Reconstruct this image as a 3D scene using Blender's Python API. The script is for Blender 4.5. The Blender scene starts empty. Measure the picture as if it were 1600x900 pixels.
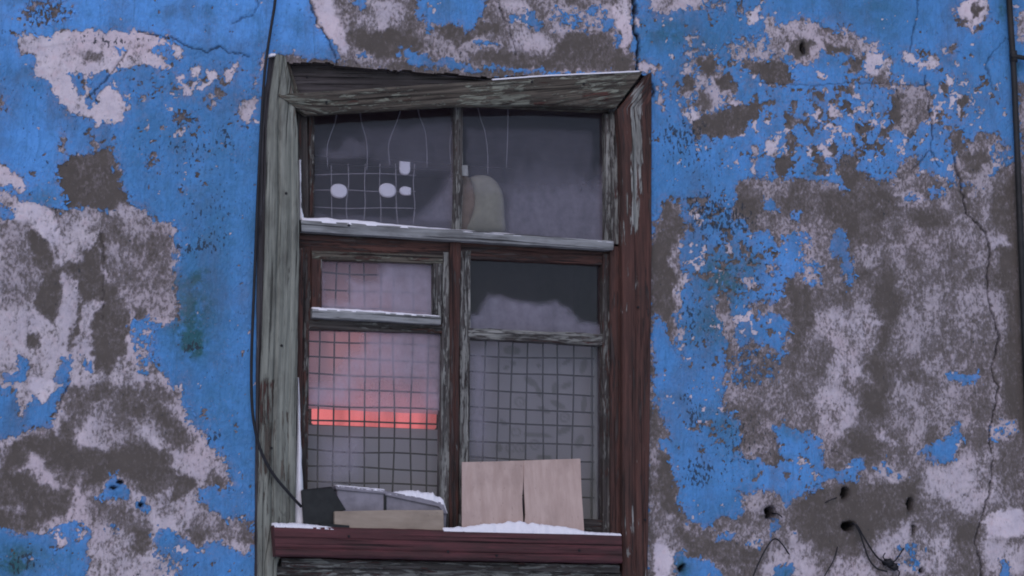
import bpy, bmesh, math, random
import numpy as np
from mathutils import Vector, Matrix
random.seed(5)
rng = np.random.default_rng(11)
scene = bpy.context.scene
col = scene.collection

# ------------------------------------------------------------------ camera
F = 3035.0                                   # focal length in pixels of the 1600 px wide photograph
vX = np.array([9450.0, 606.0, F]); vX /= np.linalg.norm(vX)          # wall's horizontal direction in camera axes
vZ = np.array([111.0, -16950.0, F]); vZ -= vX * vX.dot(vZ); vZ /= np.linalg.norm(vZ)
vY = np.cross(vZ, vX)                        # into the wall
CAM_X, CAM_Y, CAM_Z = -2.62, -7.35, 1.55
RC = np.array([[vX[0], vX[1], vX[2]], [vY[0], vY[1], vY[2]], [vZ[0], vZ[1], vZ[2]]])   # camera axes -> world
C0 = np.array([CAM_X, CAM_Y, CAM_Z])
cam = bpy.data.cameras.new('camera'); cam_o = bpy.data.objects.new('camera', cam); col.objects.link(cam_o)
M = Matrix(((RC[0][0], -RC[0][1], -RC[0][2], CAM_X), (RC[1][0], -RC[1][1], -RC[1][2], CAM_Y),
            (RC[2][0], -RC[2][1], -RC[2][2], CAM_Z), (0, 0, 0, 1)))
cam_o.matrix_world = M
cam.sensor_fit = 'HORIZONTAL'; cam.sensor_width = 36; cam.lens = F / 1600 * 36
cam.clip_start = 0.05; cam.clip_end = 1000
scene.camera = cam_o

# ------------------------------------------------------------------ light
SUN_EL, SUN_AZ = math.radians(38), math.radians(205)      # azimuth clockwise from +Y (into the wall)
world = bpy.data.worlds.new('World'); scene.world = world; world.use_nodes = True
nt = world.node_tree
sky = nt.nodes.new('ShaderNodeTexSky'); sky.sky_type = 'NISHITA'; sky.sun_disc = False
sky.sun_elevation = SUN_EL; sky.sun_rotation = SUN_AZ
sky.air_density = 1.0; sky.dust_density = 0.6; sky.ozone_density = 4.0
nt.links.new(sky.outputs[0], nt.nodes['Background'].inputs[0])
nt.nodes['Background'].inputs[1].default_value = 0.080
sun = bpy.data.lights.new('sun', 'SUN'); sun.energy = 0.85; sun.angle = math.radians(60); sun.color = (1.0, 0.82, 0.95)
sun_o = bpy.data.objects.new('sun', sun); col.objects.link(sun_o)
sd = Vector((math.sin(SUN_AZ) * math.cos(SUN_EL), math.cos(SUN_AZ) * math.cos(SUN_EL), math.sin(SUN_EL)))
sun_o.rotation_euler = sd.to_track_quat('Z', 'Y').to_euler()
sun_o.location = (0, -5, 8)
scene.view_settings.view_transform = 'Standard'; scene.view_settings.look = 'None'
scene.view_settings.exposure = 0.48; scene.view_settings.gamma = 1.0
scene.render.engine = 'CYCLES'
scene.cycles.max_bounces = 8; scene.cycles.transparent_max_bounces = 16
scene.cycles.caustics_reflective = False; scene.cycles.caustics_refractive = False
scene.cycles.use_denoising = True
scene.cycles.filter_width = 1.9

# ------------------------------------------------------------------ helpers
def P(px, py, y=0.0):
    """the point of the plane at depth y (parallel to the wall) that stands at this place of the photograph"""
    d = RC @ np.array([(px - 800) / F, (py - 450) / F, 1.0])
    return C0 + d * ((y - C0[1]) / d[1])
def V(px, py, y=0.0): return Vector(P(px, py, y))
def to_px(X, Z):
    """wall coordinates (arrays, y = 0) -> photograph pixels"""
    dx, dy, dz = X - C0[0], -C0[1] + 0 * X, Z - C0[2]
    cx = RC[0][0]*dx + RC[1][0]*dy + RC[2][0]*dz
    cy = RC[0][1]*dx + RC[1][1]*dy + RC[2][1]*dz
    cz = RC[0][2]*dx + RC[1][2]*dy + RC[2][2]*dz
    return 800 + F * cx / cz, 450 + F * cy / cz

def tag(o, label=None, cat=None, group=None, kind=None):
    if label: o['label'] = label
    if cat: o['category'] = cat
    if group: o['group'] = group
    if kind: o['kind'] = kind
    return o
def empty(name, loc=(0, 0, 0)):
    o = bpy.data.objects.new(name, None); col.objects.link(o); o.location = loc; o.empty_display_size = 0.1
    bpy.context.view_layer.update()
    return o
def mesh_obj(name, verts, faces, mat, parent=None, smooth=False, attrs=None):
    me = bpy.data.meshes.new(name)
    me.from_pydata([tuple(v) for v in verts], [], faces)
    if smooth:
        me.polygons.foreach_set('use_smooth', [True] * len(me.polygons))
    if attrs:
        for k, (t, a) in attrs.items():
            at = me.attributes.new(k, t, 'POINT')
            a = np.asarray(a, dtype=np.float32)
            at.data.foreach_set('vector' if t == 'FLOAT_VECTOR' else 'value', a.ravel())
    me.update()
    bm = bmesh.new(); bm.from_mesh(me); bmesh.ops.recalc_face_normals(bm, faces=bm.faces); bm.to_mesh(me); bm.free()
    me.materials.append(mat)
    o = bpy.data.objects.new(name, me); col.objects.link(o)
    if parent is not None:
        o.parent = parent; o.matrix_parent_inverse = parent.matrix_world.inverted()
    return o

class Noise:
    """lattice value noise, fBm"""
    def __init__(s, seed): s.t = np.random.default_rng(seed).random((256, 256))
    def n(s, x, y):
        xi = np.floor(x).astype(int); yi = np.floor(y).astype(int)
        fx = x - xi; fy = y - yi
        fx = fx*fx*fx*(fx*(fx*6-15)+10); fy = fy*fy*fy*(fy*(fy*6-15)+10)
        t = s.t; a = xi & 255; b = (xi+1) & 255; c = yi & 255; d = (yi+1) & 255
        return (t[a, c]*(1-fx)+t[b, c]*fx)*(1-fy)+(t[a, d]*(1-fx)+t[b, d]*fx)*fy
    def f(s, x, y, octv=4, gain=.5):
        r = 0; a = 1; tot = 0
        for i in range(octv):
            r = r + a*s.n(x*2**i+17.3*i, y*2**i+5.1*i); tot += a; a *= gain
        return r/tot
N1, N2, N3, N4, N5 = (Noise(k) for k in (1, 2, 3, 4, 5))
def sstep(a, b, x):
    t = np.clip((x-a)/(b-a), 0, 1); return t*t*(3-2*t)
def poly_sd(x, y, poly):
    """signed distance, negative inside"""
    p = np.asarray(poly, float); n = len(p)
    d2 = np.full(x.shape, 1e12); ins = np.zeros(x.shape, bool)
    for i in range(n):
        ax, ay = p[i]; bx, by = p[(i+1) % n]
        ex, ey = bx-ax, by-ay; L = ex*ex+ey*ey+1e-9
        t = np.clip(((x-ax)*ex+(y-ay)*ey)/L, 0, 1)
        d2 = np.minimum(d2, (x-ax-t*ex)**2+(y-ay-t*ey)**2)
        c = (ay > y) != (by > y)
        ins ^= c & (x < ex*(y-ay)/(ey if abs(ey) > 1e-9 else 1e-9)+ax)
    d = np.sqrt(d2)
    return np.where(ins, -d, d)
def line_d(x, y, pts):
    d2 = np.full(x.shape, 1e12)
    for (ax, ay), (bx, by) in zip(pts[:-1], pts[1:]):
        ex, ey = bx-ax, by-ay; L = ex*ex+ey*ey+1e-9
        t = np.clip(((x-ax)*ex+(y-ay)*ey)/L, 0, 1)
        d2 = np.minimum(d2, (x-ax-t*ex)**2+(y-ay-t*ey)**2)
    return np.sqrt(d2)

# node helpers
class NT:
    def __init__(s, name):
        s.m = bpy.data.materials.new(name); s.m.use_nodes = True; s.t = s.m.node_tree; s.t.nodes.clear()
        s.out = s.t.nodes.new('ShaderNodeOutputMaterial')
    def node(s, typ, **kw):
        n = s.t.nodes.new(typ)
        for k, v in kw.items(): setattr(n, k, v)
        return n
    def put(s, sock, v):
        if v is None: return
        if isinstance(v, bpy.types.NodeSocket): s.t.links.new(v, sock)
        elif isinstance(v, tuple) and sock.type == 'RGBA' and len(v) == 3: sock.default_value = (*v, 1)
        else: sock.default_value = v
    def math(s, op, a, b=None, c=None, clamp=False):
        n = s.node('ShaderNodeMath', operation=op, use_clamp=clamp)
        for i, v in enumerate((a, b, c)): s.put(n.inputs[i], v)
        return n.outputs[0]
    def attr(s, name, out='Fac'): return s.node('ShaderNodeAttribute', attribute_name=name).outputs[out]
    def noise(s, vec, scale, detail=4, rough=.55, dist=0.0):
        n = s.node('ShaderNodeTexNoise'); s.put(n.inputs['Vector'], vec)
        n.inputs['Scale'].default_value = scale; n.inputs['Detail'].default_value = detail
        n.inputs['Roughness'].default_value = rough; n.inputs['Distortion'].default_value = dist
        return n.outputs['Fac']
    def ramp(s, v, lo, hi, a=0.0, b=1.0, mode='SMOOTHSTEP'):
        n = s.node('ShaderNodeMapRange', interpolation_type=mode)
        s.put(n.inputs[0], v)
        for i, q in zip((1, 2, 3, 4), (lo, hi, a, b)): n.inputs[i].default_value = q
        return n.outputs[0]
    def mix(s, f, a, b, mode='MIX'):
        n = s.node('ShaderNodeMix', data_type='RGBA', blend_type=mode)
        s.put(n.inputs[0], f); s.put(n.inputs[6], a); s.put(n.inputs[7], b)
        return n.outputs[2]
    def scalev(s, vec, sc):
        n = s.node('ShaderNodeVectorMath', operation='MULTIPLY'); s.put(n.inputs[0], vec); n.inputs[1].default_value = sc
        return n.outputs[0]
    def obj(s): return s.node('ShaderNodeTexCoord').outputs['Object']
    def bump(s, h, dist, strength=1.0, normal=None):
        n = s.node('ShaderNodeBump'); n.inputs['Distance'].default_value = dist; n.inputs['Strength'].default_value = strength
        s.put(n.inputs['Height'], h); s.put(n.inputs['Normal'], normal)
        return n.outputs[0]
    def bsdf(s, colr, rough=.8, normal=None, spec=.3, metal=0.0):
        n = s.node('ShaderNodeBsdfPrincipled')
        s.put(n.inputs['Base Color'], colr); s.put(n.inputs['Roughness'], rough); s.put(n.inputs['Normal'], normal)
        n.inputs['Specular IOR Level'].default_value = spec; n.inputs['Metallic'].default_value = metal
        return n.outputs[0]
    def done(s, shader): s.t.links.new(shader, s.out.inputs[0]); return s.m

# ------------------------------------------------------------------ materials
def wall_material():
    m = NT('peeling_painted_plaster'); ob = m.obj()
    n1 = m.noise(ob, 60, 6, .66); n2 = m.noise(m.scalev(ob, (1, 1, .62)), 100, 5, .68); n3 = m.noise(ob, 9, 6, .62); n4 = m.noise(ob, 2.2, 5, .6); n5 = m.noise(ob, 24, 6, .65)
    stretch = m.noise(m.scalev(ob, (60, 60, 5)), 1, 6, .65)
    c1 = m.math('SUBTRACT', m.ramp(n1, .25, .75, 0, 1, 'LINEAR'), .5); c2 = m.math('SUBTRACT', m.ramp(n2, .25, .75, 0, 1, 'LINEAR'), .5)
    amp = m.math('MULTIPLY_ADD', m.attr('edge'), 1.35, .34)
    bv = m.math('ADD', m.attr('b'), m.math('MULTIPLY', amp, m.math('ADD', m.math('MULTIPLY', c1, .5), c2)))
    bm_ = m.ramp(bv, .44, .56)
    wv = m.math('ADD', m.attr('w'), m.math('ADD', m.math('MULTIPLY', c2, .95), m.math('MULTIPLY', c1, .35)))
    wm = m.math('MULTIPLY_ADD', m.ramp(wv, .30, .76), .5, m.ramp(wv, -.05, 1.05, 0, .5, 'LINEAR'))
    blue = m.mix(m.ramp(n4, .3, .7), (.070, .235, .47), (.098, .305, .65))
    blue = m.mix(m.attr('clean'), blue, (.125, .375, .80))
    blue = m.mix(m.ramp(n3, .45, .75, 0, .75), blue, (.062, .185, .33))
    blue = m.mix(m.ramp(stretch, .50, .72, 0, .5), blue, (.052, .165, .30))
    blue = m.mix(m.ramp(n5, .56, .72, 0, .35), blue, (.13, .30, .55))
    blue = m.mix(m.math('MULTIPLY', m.attr('t'), m.ramp(n5, .22, .6, 0, 1.15), clamp=True), blue, (.032, .120, .140))
    blue = m.mix(m.ramp(m.noise(m.scalev(ob, (1, 1, .6)), 4.5, 7, .68), .46, .70, 0, .55), blue, (.095, .140, .205))
    fleck = m.math('MULTIPLY', m.ramp(m.noise(ob, 120, 5, .72), .58, .68, 0, .75), m.ramp(m.noise(ob, 6, 4, .6), .42, .62))
    blue = m.mix(fleck, blue, (.27, .26, .36))
    scuff = m.math('MULTIPLY', m.ramp(m.attr('edge'), .05, .75), m.ramp(m.math('ADD', m.math('MULTIPLY', n1, .6), m.math('MULTIPLY', n5, .4)), .44, .62, 0, .62))
    blue = m.mix(scuff, blue, (.235, .235, .335))
    white = m.mix(m.ramp(n3, .3, .7), (.72, .65, .66), (.56, .515, .56))
    white = m.mix(m.ramp(n4, .45, .65, 0, .6), white, (.70, .57, .585))
    white = m.mix(m.ramp(m.noise(ob, 30, 5, .65), .5, .7, 0, .5), white, (.60, .46, .47))
    white = m.mix(m.ramp(n2, .52, .75, 0, .35), white, (.38, .34, .36))
    white = m.mix(m.ramp(m.attr('wb'), .45, .88, .72, 0), white, m.mix(n5, (.27, .24, .245), (.50, .44, .455)))
    grey = m.mix(n3, (.080, .069, .057), (.128, .111, .095))
    grey = m.mix(m.ramp(n5, .5, .75, 0, .6), grey, (.175, .150, .134))
    grey = m.mix(m.ramp(n2, .58, .8, 0, .5), grey, (.23, .20, .195))
    c = m.mix(wm, grey, white)
    c = m.mix(bm_, c, blue)
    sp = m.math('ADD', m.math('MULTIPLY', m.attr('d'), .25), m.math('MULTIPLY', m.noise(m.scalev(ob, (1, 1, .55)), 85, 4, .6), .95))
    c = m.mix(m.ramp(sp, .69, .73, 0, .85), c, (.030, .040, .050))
    c = m.mix(m.attr('recess_shade'), c, (.010, .010, .011))  # shade of cracks and holes painted into the colour, over their carved depth
    h = m.math('ADD', m.math('MULTIPLY', bm_, .9), m.math('ADD', m.math('MULTIPLY', wm, .45), m.math('ADD', m.math('MULTIPLY', n2, m.ramp(bm_, 0, 1, .5, .15, 'LINEAR')), m.math('MULTIPLY', n5, m.ramp(bm_, 0, 1, .5, .12, 'LINEAR')))))
    nrm = m.bump(h, .005, 1.0)
    rough = m.ramp(bm_, 0, 1, .95, .68, 'LINEAR')
    return m.done(m.bsdf(c, rough, nrm, .2))

def wood_material(name, bare_a, bare_b, layers, relief=.0022, rough=.75):
    """weathered wood under flaking coats of paint; layers = [(colour_a, colour_b, cover, along, across)]"""
    m = NT(name); g = m.attr('gv', 'Vector'); ob = m.obj()
    grain = m.noise(m.scalev(g, (2.2, 70, 1)), 1, 6, .65, .3)
    fine = m.noise(m.scalev(g, (9, 260, 1)), 1, 4, .6)
    c = m.mix(m.ramp(grain, .3, .7), bare_a, bare_b)
    h = m.math('ADD', m.math('MULTIPLY', grain, .9), m.math('MULTIPLY', fine, .5))
    crack = m.ramp(m.noise(m.scalev(g, (1.6, 130, 3)), 1, 6, .65, .25), .57, .64)
    grime = m.ramp(m.noise(m.scalev(g, (4, 14, 7)), 1, 6, .65), .42, .68)
    for k, (ca, cb, cover, al, ac) in enumerate(layers):
        v = m.math('ADD', m.math('MULTIPLY', m.noise(m.scalev(g, (al*1.7, ac*1.5, 1 + k*3.7)), 1, 7, .68, .4), .85),
                   m.math('MULTIPLY', m.noise(m.scalev(g, (al*.22, ac*.16, 9 + k)), 1, 3, .5), .35))
        v = m.math('ADD', v, m.math('MULTIPLY', m.attr('worn' if k == len(layers)-1 else 'red'), .3))
        thr = .60 + .22*(.5-cover)*2
        mk = m.ramp(v, thr-.02, thr+.02)
        lc = m.mix(m.ramp(m.noise(m.scalev(g, (3, 60, 5+k)), 1, 5, .65), .3, .7), ca, cb)
        c = m.mix(mk, c, lc)
        h = m.math('ADD', h, m.math('MULTIPLY', mk, .8))
    c = m.mix(m.math('MULTIPLY', grime, .5), c, (.030, .026, .022))
    c = m.mix(m.math('MULTIPLY', crack, .85), c, (.014, .012, .011))
    h = m.math('SUBTRACT', h, m.math('MULTIPLY', crack, 1.2))
    return m.done(m.bsdf(c, rough, m.bump(h, relief, 1.0), .2))

BARE_A, BARE_B = (.030, .025, .022), (.135, .125, .112)
GREEN_A, GREEN_B = (.142, .154, .126), (.265, .278, .228)
RED_A, RED_B = (.048, .026, .021), (.105, .050, .038)
mat_wall = wall_material()
mat_green = wood_material('grey_green_painted_wood', (.045, .038, .028), (.16, .14, .11), [(RED_A, RED_B, .22, 3.5, 22), (GREEN_A, GREEN_B, .80, 4, 60)])
mat_head = wood_material('bare_weathered_wood', (.036, .030, .023), (.135, .118, .090), [(RED_A, RED_B, .20, 4, 30), ((.145, .155, .118), (.27, .28, .215), .38, 9, 60)])
mat_edge = wood_material('dark_grey_wood', (.028, .026, .028), (.085, .08, .083), [((.10, .10, .11), (.15, .15, .16), .25, 3, 50)])
mat_dark = wood_material('dark_brown_wood', (.035, .030, .029), (.105, .094, .090), [(RED_A, RED_B, .25, 4, 30)])
mat_red = wood_material('worn_red_brown_wood', (.026, .019, .018), (.085, .066, .058), [(RED_A, RED_B, .62, 3, 45), (GREEN_A, GREEN_B, .12, 6, 60)])
mat_redpale = wood_material('red_brown_wood_with_pale_flakes', (.026, .019, .018), (.085, .07, .062), [(RED_A, RED_B, .62, 3, 45), ((.20, .21, .18), (.36, .36, .33), .20, 5, 60)])
mat_sash = wood_material('flaking_sash_wood', (.024, .020, .018), (.095, .085, .075), [(RED_A, RED_B, .40, 5, 40), ((.15, .15, .13), (.28, .28, .25), .36, 8, 60)])
mat_sashgreen = wood_material('grey_flaking_sash_wood', (.03, .027, .024), (.12, .11, .10), [((.08, .04, .035), (.11, .05, .045), .3, 5, 40), ((.16, .165, .145), (.29, .29, .26), .50, 7, 60)])
mat_sill = wood_material('dark_red_sill_paint', (.03, .018, .018), (.09, .06, .055), [((.060, .026, .026), (.120, .042, .044), .99, 3, 40), ((.25, .20, .19), (.36, .30, .28), -.12, 7, 90)], .0014, .6)
mat_ledge = wood_material('pale_painted_ledge', (.05, .045, .04), (.15, .14, .13), [((.22, .23, .22), (.34, .35, .34), .90, 4, 60)])

def plain(name, colr, rough=.7, var=.25, scale=20, bumpd=.001, spec=.3, metal=0.0):
    m = NT(name); ob = m.obj()
    n = m.noise(ob, scale, 5, .6)
    c = m.mix(m.ramp(n, .3, .7), tuple(v*(1-var) for v in colr), tuple(min(1, v*(1+var)) for v in colr))
    return m.done(m.bsdf(c, rough, m.bump(n, bumpd, .6), spec, metal))
mat_snow = NT('snow'); _o = mat_snow.obj()
_n = mat_snow.math('ADD', mat_snow.noise(_o, 60, 5, .6), mat_snow.math('MULTIPLY', mat_snow.noise(_o, 260, 3, .6), .4))
_s = mat_snow.node('ShaderNodeBsdfPrincipled')
mat_snow.put(_s.inputs['Base Color'], mat_snow.mix(_n, (.76, .76, .77), (.84, .84, .85))); _s.inputs['Roughness'].default_value = .7
_s.inputs['Specular IOR Level'].default_value = .2
mat_snow.put(_s.inputs['Normal'], mat_snow.bump(_n, .004, .7)); mat_snow = mat_snow.done(_s.outputs[0])
mat_cable = plain('black_cable', (.012, .012, .014), .55)
mat_iron = plain('dark_iron_wire', (.010, .009, .010), .6, .3, 60)
mat_wirepale = plain('pale_zinc_wire', (.24, .23, .25), .5, .25, 60, spec=.5)
mat_black = plain('black_painted_metal', (.016, .017, .016), .45, .3, 25)
mat_metal = plain('dull_grey_metal', (.20, .19, .21), .5, .2, 18, spec=.4)
mat_room = plain('dim_room_plaster', (.30, .29, .31), .9, .15, 3)
mat_foam = plain('beige_cloth', (.21, .205, .15), .95, .12, 30)
mat_brown = plain('brown_cloth', (.17, .12, .08), .95, .15, 30)
mat_disc = plain('white_plastic', (.66, .65, .68), .6, .05, 12)
mat_conduit = plain('sooty_conduit', (.020, .020, .019), .6, .35, 14)

def board_material(name, a, b):
    m = NT(name); g = m.attr('gv', 'Vector')
    n = m.noise(m.scalev(g, (7, 36, 1)), 1, 6, .65); n2 = m.noise(m.scalev(g, (6, 8, 4)), 1, 4, .6)
    c = m.mix(m.ramp(n, .25, .75), a, b)
    c = m.mix(m.ramp(n2, .42, .75, 0, .6), c, tuple(v*.72 for v in a))
    c = m.mix(m.ramp(m.noise(m.scalev(g, (70, 90, 2)), 1, 4, .6), .66, .72, 0, .5), c, tuple(v*.4 for v in a))
    return m.done(m.bsdf(c, .75, m.bump(n, .0006, .6), .25))
mat_ply = board_material('bare_plywood', (.41, .305, .255), (.52, .405, .345))
mat_block = board_material('bare_plank', (.27, .22, .165), (.36, .30, .23))

def glass_material():
    """window glass: clear reflecting sheet with grime and hoar frost where the attribute says so"""
    m = NT('grimy_frosted_glass'); ob = m.obj()
    n1 = m.noise(ob, 28, 6, .6); n2 = m.noise(m.scalev(ob, (14, 14, 5)), 1, 5, .6); n3 = m.noise(ob, 130, 4, .6)
    fr = m.math('ADD', m.attr('frost'), m.math('MULTIPLY', m.attr('frost'), m.math('ADD', m.math('MULTIPLY', m.math('SUBTRACT', n1, .5), .7), m.math('MULTIPLY', m.math('SUBTRACT', n2, .5), .9))), clamp=True)
    tr = m.node('ShaderNodeBsdfTransparent'); tr.inputs[0].default_value = (.90, .90, .92, 1)
    gl = m.node('ShaderNodeBsdfGlossy'); gl.inputs['Roughness'].default_value = .06; gl.inputs[0].default_value = (.98, .80, .70, 1)
    fz = m.node('ShaderNodeFresnel'); fz.inputs[0].default_value = 1.5
    m.put(fz.inputs['Normal'], m.bump(m.noise(ob, 5, 3, .5), .004, .3)); m.put(gl.inputs['Normal'], m.bump(m.noise(ob, 5, 3, .5), .004, .3))
    mx = m.node('ShaderNodeMixShader'); m.put(mx.inputs[0], fz.outputs[0]); m.put(mx.inputs[1], tr.outputs[0]); m.put(mx.inputs[2], gl.outputs[0])
    df = m.node('ShaderNodeBsdfDiffuse'); m.put(df.inputs[0], m.mix(n3, (.48, .46, .56), (.62, .60, .70)))
    tl = m.node('ShaderNodeBsdfTranslucent'); tl.inputs[0].default_value = (.75, .72, .78, 1)
    fx = m.node('ShaderNodeMixShader'); fx.inputs[0].default_value = .45; m.put(fx.inputs[1], df.outputs[0]); m.put(fx.inputs[2], tl.outputs[0])
    o = m.node('ShaderNodeMixShader'); m.put(o.inputs[0], fr); m.put(o.inputs[1], mx.outputs[0]); m.put(o.inputs[2], fx.outputs[0])
    return m.done(o.outputs[0])
mat_glass = glass_material()
def cloth_material(name, a, b, trans):
    m = NT(name); ob = m.obj()
    c = m.mix(m.attr('pat'), a, b)
    df = m.node('ShaderNodeBsdfDiffuse'); m.put(df.inputs[0], c)
    tl = m.node('ShaderNodeBsdfTranslucent'); m.put(tl.inputs[0], c)
    fx = m.node('ShaderNodeMixShader'); fx.inputs[0].default_value = trans; m.put(fx.inputs[1], df.outputs[0]); m.put(fx.inputs[2], tl.outputs[0])
    return m.done(fx.outputs[0])
mat_lace = cloth_material('lace_cloth', (.38, .37, .375), (.20, .20, .185), .35)
mat_low = cloth_material('grey_cloth', (.40, .39, .40), (.3, .3, .3), .2)
mat_sheer = cloth_material('sheer_cloth', (.72, .68, .72), (.5, .5, .5), .6)
_m = NT('lit_red_lamp'); _e = _m.node('ShaderNodeEmission'); _e.inputs[0].default_value = (1.0, .22, .23, 1)
_m.put(_e.inputs[1], _m.ramp(_m.noise(_m.scalev(_m.obj(), (1, .1, .1)), 9, 3, .6), .35, .65, .26, .60))
mat_lamp = _m.done(_e.outputs[0])

# ------------------------------------------------------------------ setting: ground
gv = [(-150, -150, 0), (150, -150, 0), (150, 150, 0), (-150, 150, 0)]
tag(mesh_obj('ground', gv, [(0, 1, 2, 3)], mat_snow), kind='structure')

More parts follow.
